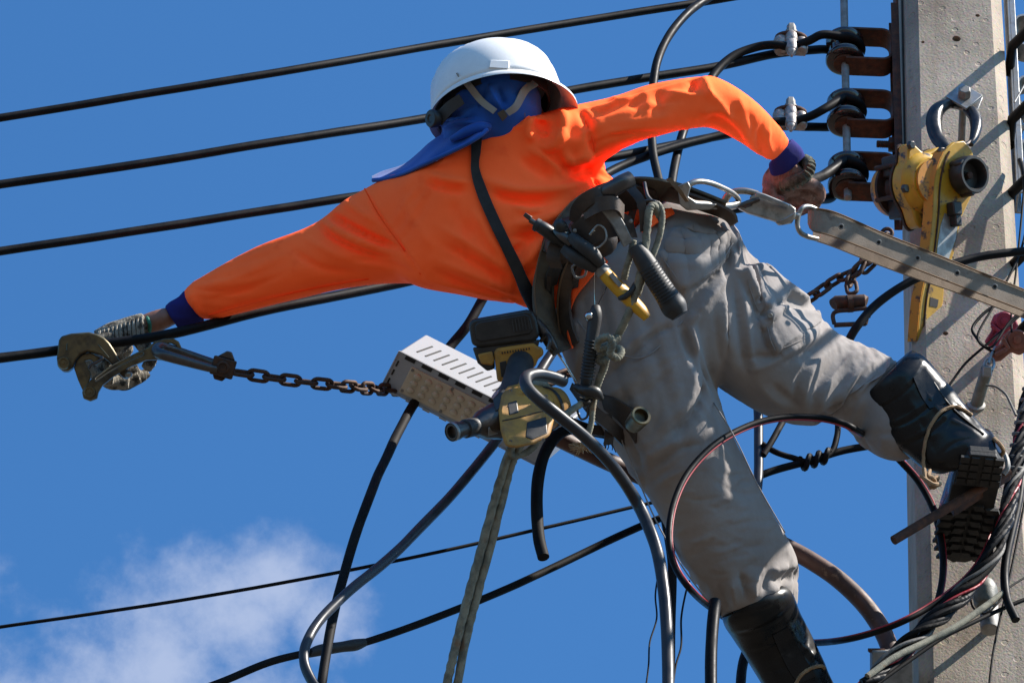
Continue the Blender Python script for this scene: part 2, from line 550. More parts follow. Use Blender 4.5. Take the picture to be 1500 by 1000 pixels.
M['helmet_in'] = mat('dark_harness_plastic', (.03, .028, .026), .6)
M['webbing_grey'] = mat('grey_chin_webbing', (.30, .29, .26), .85, bump=.4, bscale=700)
M['black_strap'] = mat('black_webbing', (.018, .016, .015), .8, bump=.4, bscale=900, col2=(.03, .027, .024))
M['cable'] = mat('black_cable_sheath', (.006, .006, .0065), .5, col2=(.011, .010, .010), nscale=25, rvar=.08, spec=.1, bump=.05, bscale=200, stretch=(1, 1, 1))
M['cable_old'] = mat('weathered_black_cable', (.006, .0055, .0055), .65, col2=(.012, .010, .009), nscale=18, spec=.1, bump=.15, bscale=300)
M['cable_grey'] = mat('glossy_dark_grey_cable', (.020, .021, .026), .38, col2=(.034, .034, .038), nscale=14, rvar=.12, spec=.28)
M['red_wire'] = mat('red_wire_stripe', (.30, .008, .014), .45)
M['rust'] = mat('rusty_steel', (.07, .032, .02), .8, .25, col2=(.13, .05, .025), nscale=60, bump=.4, bscale=250, col3=(.035, .02, .016), n3=25, lo3=.5, hi3=.7)
M['rust_dark'] = mat('dark_rusted_iron', (.045, .027, .02), .7, .45, col2=(.085, .04, .022), nscale=70, bump=.3, bscale=300)
M['rust_orange'] = mat('rust_streaked_steel', (.16, .06, .02), .8, .1, col2=(.06, .03, .02), nscale=50, bump=.4, bscale=250)
M['galv'] = mat('galvanised_steel', (.36, .36, .35), .5, .75, col2=(.25, .25, .245), nscale=45, bump=.1, bscale=150, rvar=.1, col3=(.16, .13, .11), n3=30, lo3=.6, hi3=.75)
M['galv_dull'] = mat('dull_zinc_steel', (.28, .27, .25), .6, .4, col2=(.19, .18, .165), nscale=50, bump=.15, bscale=200)
M['alu'] = mat('worn_aluminium', (.34, .32, .29), .45, .85, col2=(.22, .20, .17), nscale=40, rvar=.12, bump=.08, bscale=120, col3=(.14, .12, .10), n3=60, lo3=.6, hi3=.75)
M['steel_dark'] = mat('dark_forged_steel', (.075, .07, .068), .38, .8, col2=(.11, .09, .08), nscale=40, rvar=.1, bump=.1, bscale=160)
M['bronze'] = mat('olive_cast_steel', (.16, .125, .065), .42, .7, col2=(.09, .07, .045), nscale=35, bump=.12, bscale=200, rvar=.1, col3=(.045, .034, .024), n3=28, lo3=.55, hi3=.72)
M['chrome'] = mat('bright_steel', (.62, .62, .62), .2, 1.0, col2=(.4, .4, .4), nscale=60)
M['glaze'] = mat('black_glazed_porcelain', (.018, .010, .010), .14, coat=.4, col2=(.03, .016, .014), nscale=20)
M['clamp'] = mat('weathered_grey_clamp', (.36, .33, .31), .42, .35, col2=(.24, .20, .18), nscale=70, bump=.2, bscale=200, col3=(.12, .07, .05), n3=40, lo3=.6, hi3=.7)
M['yellow'] = mat('chipped_yellow_paint', (.50, .285, .016), .42, col2=(.40, .215, .014), nscale=20, col3=(.05, .028, .016), n3=38, lo3=.56, hi3=.64, bump=.15, bscale=80, spec=.5)
M['yellow_edge'] = mat('orange_yellow_paint', (.50, .20, .014), .5, col2=(.07, .03, .015), nscale=40, lo=.52, hi=.6, bump=.2, bscale=90)
M['tool_yellow'] = mat('dusty_tool_yellow', (.46, .225, .03), .6, col2=(.25, .125, .03), nscale=22, lo=.42, hi=.64, bump=.1, bscale=150)
M['knife_yellow'] = mat('yellow_knife_plastic', (.62, .32, .012), .42, col2=(.55, .27, .012), nscale=20)
M['black_plastic'] = mat('black_plastic', (.014, .014, .014), .45, col2=(.026, .024, .022), nscale=40, bump=.1, bscale=250)
M['black_rubber'] = mat('black_rubber', (.020, .020, .021), .58, col2=(.034, .032, .031), nscale=35, bump=.15, bscale=220)
M['boot'] = mat('black_boot_rubber', (.007, .007, .0075), .27, col2=(.012, .011, .0105), nscale=18, bump=.10, bscale=70, rvar=.08, spec=.26, col3=(.05, .044, .038), n3=30, lo3=.64, hi3=.8)
M['sole'] = mat('black_lug_sole', (.014, .014, .014), .7, col2=(.03, .026, .022), nscale=60, bump=.2, bscale=200)
M['leather'] = mat('brown_belt_leather', (.085, .055, .034), .62, col2=(.05, .032, .022), nscale=25, bump=.25, bscale=220)
M['leather_dark'] = mat('dark_oiled_leather', (.028, .020, .016), .55, col2=(.055, .035, .024), nscale=30, bump=.3, bscale=200)
M['canvas'] = mat('olive_belt_webbing', (.115, .095, .065), .85, col2=(.075, .062, .045), nscale=30, bump=.5, bscale=800)
M['strap'] = mat('dusty_lanyard_webbing', (.27, .215, .165), .88, col2=(.20, .155, .115), nscale=16, bump=.5, bscale=700, col3=(.12, .09, .07), n3=35, lo3=.58, hi3=.72)
M['strap_edge'] = mat('frayed_brown_edge', (.16, .095, .05), .9, bump=.5, bscale=600)
M['rope'] = mat('dirty_grey_green_rope', (.25, .235, .175), .9, col2=(.13, .128, .10), nscale=45, bump=.5, bscale=600, col3=(.20, .13, .08), n3=30, lo3=.6, hi3=.7)
M['fray'] = mat('tan_frayed_fibres', (.36, .24, .13), .9)
M['tan_cord'] = mat('tan_cord', (.33, .21, .11), .85, bump=.5, bscale=500, col2=(.24, .145, .075), nscale=60)
M['knit'] = mat('grey_knitted_glove', (.30, .27, .22), .95, wave=110, bump=.6, bscale=700, col2=(.055, .05, .042), nscale=48, lo=.45, hi=.58, spec=.1, bdist=.004)
M['knit_red'] = mat('red_brown_knitted_glove', (.27, .17, .14), .95, wave=110, bump=.6, bscale=700, col2=(.15, .085, .068), nscale=50, spec=.1, bdist=.004, col3=(.30, .24, .20), n3=70, lo3=.62, hi3=.7)
M['knit_dark'] = mat('dark_knit_band', (.17, .17, .13), .95, wave=200, bump=.6, bscale=700, col2=(.05, .05, .04), nscale=60, spec=.1, bdist=.004)
M['knit_green'] = mat('green_overlock_thread', (.02, .14, .09), .9)
M['lamp_white'] = mat('white_lamp_casting', (.37, .40, .44), .4, col2=(.32, .345, .38), nscale=15, rvar=.06, col3=(.38, .34, .3), n3=30, lo3=.66, hi3=.8)
M['lamp_lens'] = mat('cream_lens_plate', (.60, .52, .40), .24, col2=(.54, .46, .34), nscale=20)
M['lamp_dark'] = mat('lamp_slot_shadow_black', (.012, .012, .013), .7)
M['pink'] = mat('faded_pink_plastic', (.36, .035, .075), .6, col2=(.28, .03, .06), nscale=40, bump=.1)
M['clay'] = mat('red_brown_plastic', (.27, .095, .06), .6, col2=(.20, .07, .045), nscale=40, bump=.1)
M['tape'] = mat('wrapped_black_tape', (.016, .015, .014), .6, bump=.5, bscale=120)
M['brown_pipe'] = mat('rust_brown_painted_pipe', (.085, .032, .020), .55, col2=(.05, .022, .015), nscale=20, bump=.15, bscale=120, col3=(.22, .13, .08), n3=40, lo3=.62, hi3=.72, rvar=.1)
M['grey_cap'] = mat('grey_green_insulator', (.17, .175, .155), .5, col2=(.12, .12, .10), nscale=40, bump=.15)
M['bundle_grey'] = mat('grey_spiral_wire', (.13, .12, .105), .7, col2=(.06, .054, .048), nscale=40)

# concrete with pits and aggregate
def concrete():
    m_ = bpy.data.materials.new('pitted_cast_concrete'); m_.use_nodes = True
    nt = m_.node_tree; L = nt.links; b = nt.nodes['Principled BSDF']; b.inputs['Roughness'].default_value = .92
    b.inputs['Specular IOR Level'].default_value = .2
    tc = nd(nt, 'ShaderNodeTexCoord')
    n1 = nd(nt, 'ShaderNodeTexNoise', Scale=5, Detail=8, Roughness=.65); n2 = nd(nt, 'ShaderNodeTexNoise', Scale=180, Detail=4)
    n4 = nd(nt, 'ShaderNodeTexNoise', Scale=28, Detail=6, Roughness=.7)
    vo = nd(nt, 'ShaderNodeTexVoronoi', Scale=42); vo2 = nd(nt, 'ShaderNodeTexVoronoi', Scale=130)
    for n in (n1, n2, vo, vo2, n4): L.new(tc.outputs['Object'], n.inputs['Vector'])
    cr_ = nd(nt, 'ShaderNodeValToRGB'); e = cr_.color_ramp.elements
    e[0].position, e[0].color = .32, (.245, .192, .138, 1); e[1].position, e[1].color = .70, (.42, .345, .262, 1)
    L.new(n1.outputs['Fac'], cr_.inputs[0])
    mx = nd(nt, 'ShaderNodeMix', data_type='RGBA', blend_type='OVERLAY'); mx.inputs['Factor'].default_value = .38
    L.new(cr_.outputs[0], mx.inputs[6]); L.new(n2.outputs['Color'], mx.inputs[7])
    g = nd(nt, 'ShaderNodeHueSaturation'); g.inputs['Saturation'].default_value = .85; L.new(mx.outputs[2], g.inputs['Color'])
    def pit(v, r, n=None):
        # only some of the cells carry an air hole, of varying size
        sp = nd(nt, 'ShaderNodeSeparateColor'); L.new(v.outputs['Color'], sp.inputs[0])
        th = nd(nt, 'ShaderNodeMapRange'); th.inputs['From Min'].default_value = .5; th.inputs['From Max'].default_value = 1.0
        th.inputs['To Max'].default_value = r; L.new(sp.outputs[0], th.inputs['Value'])
        a = nd(nt, 'ShaderNodeMath', operation='MULTIPLY'); a.inputs[1].default_value = 1.0
        q = nd(nt, 'ShaderNodeMath', operation='MULTIPLY_ADD'); q.inputs[1].default_value = .35; L.new(n4.outputs['Fac'], q.inputs[0])
        L.new(v.outputs['Distance'], q.inputs[2])
        s_ = nd(nt, 'ShaderNodeMath', operation='SUBTRACT'); L.new(th.outputs[0], s_.inputs[0]); L.new(q.outputs[0], s_.inputs[1])
        ad = nd(nt, 'ShaderNodeMath', operation='ADD'); ad.inputs[1].default_value = .17; L.new(s_.outputs[0], ad.inputs[0])
        k = nd(nt, 'ShaderNodeMapRange'); k.inputs['From Min'].default_value = 0.0; k.inputs['From Max'].default_value = .07
        L.new(ad.outputs[0], k.inputs['Value']); return k.outputs[0]
    p1, p2 = pit(vo, .42), pit(vo2, .40)
    pm = nd(nt, 'ShaderNodeMath', operation='MAXIMUM'); L.new(p1, pm.inputs[0]); L.new(p2, pm.inputs[1])
    st = nd(nt, 'ShaderNodeMix', data_type='RGBA'); L.new(n4.outputs['Fac'], st.inputs['Factor'])
    rs = nd(nt, 'ShaderNodeMapRange'); rs.inputs['From Min'].default_value = .66; rs.inputs['From Max'].default_value = .8; rs.inputs['To Max'].default_value = .5
    L.new(n4.outputs['Fac'], rs.inputs['Value']); L.new(rs.outputs[0], st.inputs['Factor'])
    L.new(g.outputs[0], st.inputs[6]); st.inputs[7].default_value = (.16, .095, .055, 1)
    # rain streaks and patches running down the faces
    mp = nd(nt, 'ShaderNodeMapping'); mp.inputs['Scale'].default_value = (26, 26, 1.6); L.new(tc.outputs['Object'], mp.inputs['Vector'])
    ns = nd(nt, 'ShaderNodeTexNoise', Scale=1.0, Detail=5, Roughness=.6); L.new(mp.outputs[0], ns.inputs['Vector'])
    rk_ = nd(nt, 'ShaderNodeMapRange'); rk_.inputs['From Min'].default_value = .52; rk_.inputs['From Max'].default_value = .75; rk_.inputs['To Max'].default_value = .55
    L.new(ns.outputs['Fac'], rk_.inputs['Value'])
    sk = nd(nt, 'ShaderNodeMix', data_type='RGBA'); L.new(rk_.outputs[0], sk.inputs['Factor']); L.new(st.outputs[2], sk.inputs[6]); sk.inputs[7].default_value = (.17, .135, .10, 1)
    L.new(sk.outputs[2], b.inputs['Base Color'])
    hs = nd(nt, 'ShaderNodeMath', operation='MULTIPLY'); hs.inputs[1].default_value = -5.5; L.new(pm.outputs[0], hs.inputs[0])
    ha = nd(nt, 'ShaderNodeMath', operation='ADD'); L.new(hs.outputs[0], ha.inputs[0]); L.new(n2.outputs['Fac'], ha.inputs[1])
    hb = nd(nt, 'ShaderNodeMath', operation='ADD'); L.new(ha.outputs[0], hb.inputs[0]); hq = nd(nt, 'ShaderNodeMath', operation='MULTIPLY'); hq.inputs[1].default_value = .35; L.new(n4.outputs['Fac'], hq.inputs[0]); L.new(hq.outputs[0], hb.inputs[1])
    bp = nd(nt, 'ShaderNodeBump', Strength=.55, Distance=.0018); L.new(hb.outputs[0], bp.inputs['Height']); L.new(bp.outputs[0], b.inputs['Normal'])
    return m_
M['concrete'] = concrete()
M['ground'] = mat('sunlit_dusty_ground', (.065, .052, .038), .95, col2=(.05, .042, .032), nscale=.4, bump=.3, bscale=8, bdist=.02)
M['road'] = mat('worn_asphalt', (.06, .058, .055), .9, col2=(.075, .072, .068), nscale=2, bump=.4, bscale=90, bdist=.01)

# ------------------------------------------------------------------ the ground the pole stands on (below the frame, lights the scene from below)
def structure(o): o['kind'] = 'structure'; return o
s_ = 2500
structure(put('ground', ([V3(-s_, -s_, 0), V3(s_, -s_, 0), V3(s_, s_, 0), V3(-s_, s_, 0)], [(0, 1, 2, 3)]), M['ground'], loc=(0, 0, 0)))
structure(put('road', ([V3(-200, -7, .004), V3(200, -7, .004), V3(200, -1.2, .004), V3(-200, -1.2, .004)], [(0, 1, 2, 3)]), M['road'], loc=(0, -4, .004)))

# ------------------------------------------------------------------ utility pole
YF = .30                                   # front face of the pole, metres beyond the worker's plane
zc = W(1419, 500, YF).z; xc = W(1419, 500, YF).x
# the pole axis is truly vertical; half width shrinks upwards
def half(z): return .115 - .0075 * (z - zc)
ycen = Y0 + YF + .2 + half(zc)
def pole_ring(z, extra=0):
    h = half(z) + extra; c = .027
    pts = [(-h + c, -h), (h - c, -h), (h, -h + c), (h, h - c), (h - c, h), (-h + c, h), (-h, h - c), (-h, -h + c)]
    return [V3(xc + a, ycen + b, z) for a, b in pts]
zs = [-.3, 3, 6] + [zc + .12 * k for k in range(-14, 16)] + [zc + 2.4]
V, F = [], []
for z in zs: V += pole_ring(z)
for i in range(len(zs) - 1):
    for j in range(8): F.append((i * 8 + j, i * 8 + (j + 1) % 8, i * 8 + 8 + (j + 1) % 8, i * 8 + 8 + j))
F.append(tuple(range(7, -1, -1))); F.append(tuple((len(zs) - 1) * 8 + j for j in range(8)))
pole = thing('utility_pole', 'tall pitted square concrete pole with chamfered corners, carrying the racks and hoist', 'pole', (xc, ycen, 0))
shaft = put('shaft', (V, F), M['concrete'], pole, sharp=25)
# through-holes cast in the pole
def front(px, py):
    p = W(px, py, YF)
    for _ in range(3):
        p = on_plane(px, py, V3(0, ycen - half(p.z), p.z), V3(0, 1, 0))
    return p
hv = [cyl(front(px, py) + V3(0, -.03, 0), front(px, py) + V3(0, .06, 0), r, 14) for px, py, r in ((1401, 57, .0095), (1385, 488, .006), (1352, 62, .004), (1397, 820, .006), (1432, 23, .005))]
hole_me = as_mesh('cut', join(*hv), M['concrete'])
cut = bpy.data.objects.new('cut', hole_me); COL.objects.link(cut); cut.location = (0, 0, 0)
bo = shaft.modifiers.new('holes', 'BOOLEAN'); bo.operation = 'DIFFERENCE'; bo.object = cut; bo.solver = 'EXACT'
dg = bpy.context.evaluated_depsgraph_get()
dg.update()
nm = bpy.data.meshes.new_from_object(shaft.evaluated_get(dg))
if len(nm.vertices) > len(V): shaft.modifiers.clear(); shaft.data = nm
else: shaft.modifiers.clear()
bpy.data.objects.remove(cut)
shaft.data.polygons.foreach_set('use_smooth', [False] * len(shaft.data.polygons))
LEAN = True

# ------------------------------------------------------------------ the lineman
person = thing('person', 'lineman in orange shirt and grey trousers, white helmet, stretched out between wire and pole', 'person', W(930, 410, 0))

# one continuous body under the clothes
def limb(pts, n=14, k=5): return ptube(pts, [p[3] if p[3] <= 20 else 20 + (p[3] - 20) * .42 for p in pts], n, k)
hc = W(727, 160, -.01)
mh = mpp(hc)
body_g = join(
    limb([(705, 215, 0, 40), (715, 185, 0, 38), (722, 165, 0, 40)]),
    ellipsoid(hc, RX * .074, UP * .105, FW * .085),
    ellipsoid(hc + RX * .045 + FW * .03 - UP * .03, RX * .055, UP * .06, FW * .06),            # jaw and chin
    vtube([hc + RX * .055 + FW * .06 + UP * .02, hc + RX * .075 + FW * .075 - UP * .012], [.012, .016], 10),  # nose
    ellipsoid(hc + RX * .05 - FW * .06 - UP * .01, RX * .014, UP * .03, FW * .02, 10, 8),       # ear
    limb([(600, 280, .03, 45), (510, 345, .06, 28), (420, 392, .10, 20), (320, 430, .125, 15), (262, 458, .15, 14), (236, 468, .15, 17), (214, 476, .15, 17), (185, 487, .15, 16)]),
    limb([(820, 205, .03, 40), (930, 170, .0, 24), (1040, 150, -.01, 20), (1110, 195, .08, 18), (1143, 222, .152, 14), (1157, 244, .176, 14)]),
    limb([(700, 240, 0, 80), (760, 290, 0, 95), (850, 350, 0, 95), (930, 410, 0, 100)]),
    limb([(920, 460, 0, 80), (975, 590, .0, 74), (1050, 690, .02, 56), (1098, 830, .1, 40), (1150, 970, .13, 24), (1190, 1060, .14, 24)]),
    limb([(985, 420, 0, 80), (1090, 480, .05, 66), (1210, 545, .1, 52), (1320, 600, .06, 40), (1410, 665, .04, 30)]),
    limb([(600, 280, .03, 48), (700, 250, .02, 50), (820, 205, .03, 40)]))
B = remesh(body_g, .008, 3)
put('body', B.g(), M['skin'], person, sharp=0)

# ---- shirt
torso = loft([(640, 240, 752, 172, .0, .0, .075), (575, 262, 850, 150, .0, .02, .105), (560, 330, 872, 200, .0, .03, .125), (592, 405, 874, 226, .0, .03, .135),
              (680, 431, 888, 248, .0, .03, .135), (772, 451, 915, 272, .0, .03, .13), (802, 462, 950, 272, .01, .03, .115), (818, 474, 975, 280, .02, .03, .09)], 40, 7)
lsl = loft([(690, 230, 640, 420, .0, .03, .085), (585, 245, 620, 412, .02, .04, .095), (530, 272, 560, 409, .04, .06, .090), (500, 288, 520, 413, .05, .07, .080), (470, 314, 480, 420, .06, .08, .072),
            (440, 330, 445, 429, .07, .09, .066), (380, 352, 400, 440, .09, .11, .060), (330, 378, 352, 454, .11, .13, .054), (290, 405, 318, 466, .13, .14, .046),
            (270, 422, 301, 470, .14, .15, .038), (262, 432, 292, 472, .14, .15, .033)], 32, 6)
rsl = loft([(760, 180, 800, 260, .0, .0, .085), (800, 158, 850, 240, .01, -.01, .092), (850, 146, 890, 226, .01, -.02, .080), (900, 135, 915, 212, .0, -.03, .070), (945, 119, 955, 203, .0, -.03, .064),
            (990, 111, 992, 193, .0, -.02, .060), (1018, 108, 1018, 188, .0, -.01, .060), (1052, 113, 1042, 188, .0, 0, .060), (1095, 138, 1080, 208, .0, .03, .056), (1125, 163, 1100, 224, .04, .07, .052), (1150, 190, 1120, 236, .10, .12, .045),
            (1162, 207, 1130, 241, .14, .15, .036)], 32, 6)
collar = loft([(668, 222, 705, 190, 0, -.02, .06), (700, 205, 765, 170, 0, -.03, .075), (760, 196, 800, 158, -.03, -.05, .055)], 24, 5)
bulge = ellipsoid(W(955, 276, -.02), RX * .036, UP * .022, FW * .07)
S1 = remesh(join(torso, lsl, rsl, collar, bulge), .0092, 7)
SC, _ = S1.screen()
pin = (SC[:, 0] < 285) | ((SC[:, 0] > 1130) & (SC[:, 1] > 205)) | ((SC[:, 0] - 775) * .8 + (SC[:, 1] - 452) * .6 + (SC[:, 0] - 900) * .0 > 0) & ((SC[:, 0] - 905) * .82 + (SC[:, 1] - 268) * .57 > 0) | ((SC[:, 1] < 190) & (SC[:, 0] < 735)) | ((SC[:, 1] < 225) & (SC[:, 0] < 690) & (SC[:, 0] > 640))
gw = np.clip(.35 + (SC[:, 0] - 620) / 420, .25, 1.0)
gw = np.where(SC[:, 0] < 520, .35, gw)
simulate(S1, 0, pin, -.17, frames=20, bend=.1, shrink_w=gw, offset=.010)
S1 = refine(S1, 1); S1.smooth(1, .3)
shirt_strokes = [
    # hood like fold on the right shoulder blade
    ([(797, 172), (794, 188), (802, 200)], -9, 13), ([(815, 148), (826, 172), (822, 200), (806, 216), (786, 214)], 7, 8), ([(780, 168), (774, 190), (782, 212)], 5, 8),
    ([(842, 150), (858, 176), (866, 205), (868, 226)], -5, 7), ([(822, 216), (836, 236), (856, 230), (872, 228)], 8, 8), ([(834, 248), (850, 256), (870, 244)], -6, 8),
    ([(880, 236), (896, 252), (906, 268)], 7, 8), ([(858, 240), (872, 262), (878, 282)], -5, 8), ([(708, 262), (752, 278), (812, 278), (858, 268)], 6, 7), ([(716, 280), (760, 294), (820, 292)], -5, 8),
    ([(748, 330), (790, 324), (830, 306)], 6, 7), ([(740, 348), (790, 344), (828, 326)], -4, 8), ([(760, 230), (790, 250), (812, 262)], -4, 9), ([(770, 215), (800, 235), (826, 258)], 4, 7),
    ([(750, 300), (775, 310), (800, 306)], 4, 6), ([(745, 375), (765, 360), (782, 340)], -4, 7), ([(752, 395), (776, 378), (795, 352)], 4, 6), ([(760, 415), (785, 390)], -3, 5),
    ([(628, 254), (656, 264), (690, 268)], 5, 5), ([(620, 264), (650, 276), (692, 282)], -3, 6),
    # left sleeve: pull folds from the shoulder into the armpit
    ([(474, 310), (500, 324), (548, 350), (590, 366)], -7, 6), ([(470, 324), (508, 346), (560, 366)], 5, 7), ([(456, 318), (490, 348), (540, 372), (580, 380)], -5, 5), ([(500, 294), (520, 306), (556, 330)], 4, 7),
    ([(440, 345), (500, 376), (570, 392)], 3, 8), ([(420, 360), (470, 392), (540, 402)], -3, 7), ([(616, 404), (560, 384), (500, 380)], -3, 6),
    ([(532, 274), (556, 316), (590, 364), (620, 406)], -3, 3), ([(538, 274), (562, 316), (596, 364), (625, 404)], 1.6, 4),
    ([(300, 462), (360, 446), (450, 424), (560, 404)], -1.8, 3), ([(290, 420), (340, 410), (400, 384)], 2.5, 9), ([(300, 440), (360, 424), (420, 400)], -2, 8), ([(276, 424), (286, 444), (300, 466)], 3, 5),
    # tension lines from flank to belt
    ([(622, 408), (690, 424), (772, 446)], 3, 5), ([(636, 380), (700, 406), (762, 434)], 4.5, 6), ([(628, 392), (690, 418), (764, 440)], -3.5, 5), ([(640, 352), (700, 386), (756, 418)], -3.5, 7), ([(640, 330), (700, 366), (752, 402)], 3.5, 7),
    ([(660, 290), (672, 320), (700, 350)], -2.5, 12), ([(590, 280), (610, 330), (640, 370)], 2.5, 12), ([(690, 300), (712, 340), (740, 385)], 3, 6),
    # right sleeve
    ([(860, 224), (884, 204), (925, 196), (990, 192)], -3, 4), ([(868, 214), (892, 196), (930, 188), (988, 184)], 2, 6), ([(852, 152), (880, 160), (910, 150)], -4, 7), ([(892, 136), (906, 148), (930, 142)], 4, 6),
    ([(1012, 112), (1016, 126), (1004, 134)], -7, 9), ([(1026, 110), (1036, 128), (1040, 148)], 5, 6), ([(1034, 140), (1000, 138), (970, 136)], 4, 5), ([(1000, 148), (970, 148), (955, 146)], -3, 5), ([(1032, 132), (1054, 152), (1074, 177)], 4, 6),
    ([(1030, 180), (1050, 174), (1075, 192), (1100, 224)], -5, 5), ([(1022, 170), (1050, 162), (1080, 178)], 4, 6), ([(1000, 184), (1012, 192), (1030, 184)], 4, 6), ([(1118, 180), (1112, 206), (1120, 236)], -4, 5), ([(1128, 184), (1124, 206), (1134, 232)], 3, 5),
    ([(1096, 160), (1104, 186), (1100, 206)], -2.5, 7), ([(1080, 140), (1090, 168)], 2.5, 8), ([(920, 150), (940, 160), (980, 158)], -2.5, 8), ([(900, 180), (950, 176), (990, 168)], 2.5, 8), ([(940, 130), (950, 150), (946, 175)], 2.5, 7), ([(960, 128), (968, 150), (966, 176)], -2.5, 7),
    ([(845, 200), (868, 190), (890, 175)], 3.5, 7), ([(850, 180), (870, 168), (896, 160)], -3, 6)]
S1.sculpt(shirt_strokes, gain=2.0)
S1.sculpt([t for t in shirt_strokes if all(p[0] < 885 for p in t[0])], gain=1.2)
S1.smooth(1, .5)
S1.smooth(1, .2)
shirt = put('shirt', S1.g(), M['orange'], person, sharp=0)
def cuff(st, name, m_, parent, vx=.003):
    s = remesh(loft(st, 28, 5), vx, 2); s.wrinkle(.0012, 30, 2.0)
    return put(name, s.g(), m_, parent, sharp=0)
cuff([(270, 424, 300, 470, .14, .15, .031), (261, 434, 289, 478, .14, .15, .030), (250, 441, 276, 484, .145, .15, .029), (241, 449, 264, 486, .15, .15, .026)], 'cuff', M['navy'], shirt)
cuff([(1160, 203, 1126, 240, .14, .15, .036), (1169, 211, 1127, 249, .15, .16, .035), (1176, 220, 1131, 258, .16, .17, .034), (1180, 229, 1139, 265, .17, .18, .030)], 'cuff', M['navy'], shirt)

# ---- trousers
pelv = loft([(806, 446, 985, 284, .01, .01, .128), (814, 482, 1050, 305, .01, .0, .134), (835, 515, 1082, 335, .02, .0, .135), (868, 522, 1094, 366, .02, .02, .14), (930, 522, 1090, 420, .02, .03, .12)], 36, 6, .9)
lleg = loft([(821.487, 452.37, 993.513, 382.63, 0, 0, 0.117), (836.657, 502.836, 1023.34, 442.164, 0, 0, 0.126), (856.864, 558.627, 1043.14, 521.373, 0, 0, 0.1215), (886.958, 599.235, 1055.04, 580.765, 0, 0, 0.1125), (918.977, 649.432, 1077.02, 636.568, 0.01, 0.01, 0.1035), (944.989, 704.603, 1107.01, 695.397, 0.03, 0.03, 0.0972),
             (968.99, 764.62, 1139.01, 755.38, 0.065, 0.065, 0.0945), (996.97, 814.349, 1165.03, 798.651, 0.095, 0.095, 0.09), (1024.94, 849.069, 1175.06, 828.931, 0.125, 0.125, 0.0792), (1046.9, 874.801, 1171.1, 853.199, 0.16, 0.16, 0.054), (1066.69, 895.93, 1137.31, 874.07, 0.175, 0.175, 0.036), (1086.43, 932.243, 1143.57, 907.757, 0.17, 0.17, 0.036)], 36, 6)
rleg = loft([(872.706, 458.706, 1037.01, 312.658, 0, 0, 0.115), (936.793, 492.756, 1079.23, 344.881, 0.01, 0.01, 0.1242), (995.9, 516.954, 1109.44, 381.07, 0.02, 0.03, 0.1196), (1050.02, 538.268, 1145.64, 407.231, 0.04, 0.05, 0.1122), (1099.34, 568.797, 1185.8, 437.342, 0.06, 0.07, 0.1058), (1143.93, 583.534, 1211.9, 473.404, 0.08, 0.09, 0.0966),
             (1187.99, 598.993, 1244.12, 493.531, 0.09, 0.1, 0.0902), (1229.12, 620.565, 1280.32, 509.632, 0.09, 0.09, 0.0828), (1264.01, 649.347, 1308.66, 523.769, 0.09, 0.09, 0.0644), (1297.46, 662.179, 1325.03, 551.881, 0.09, 0.09, 0.046), (1326.71, 658.249, 1348.86, 583.834, 0.08, 0.08, 0.0368)], 36, 6)
billow = loft([(1262, 590, 1300, 560, .06, .06, .05), (1268, 640, 1330, 600, .06, .06, .06), (1300, 666, 1345, 640, .06, .06, .045), (1330, 668, 1350, 655, .06, .06, .03)], 24, 5)
S2 = remesh(join(pelv, lleg, rleg, billow), .0086, 5)
SC, _ = S2.screen()
pin = ((SC[:, 0] - 812) * .6 - (SC[:, 1] - 470) * -.8 < 0) | ((SC[:, 1] < 330) & (SC[:, 0] < 1060)) | (SC[:, 1] > 872) & (SC[:, 0] > 1030) & (SC[:, 0] < 1165) | (SC[:, 1] > 900) | ((SC[:, 0] - 1263) * .68 + (SC[:, 1] - 580) * .73 > -4) & (SC[:, 1] < 640)
simulate(S2, 0, pin, -.14, frames=21, bend=.08)
S2 = refine(S2, 1); S2.smooth(1, .3)
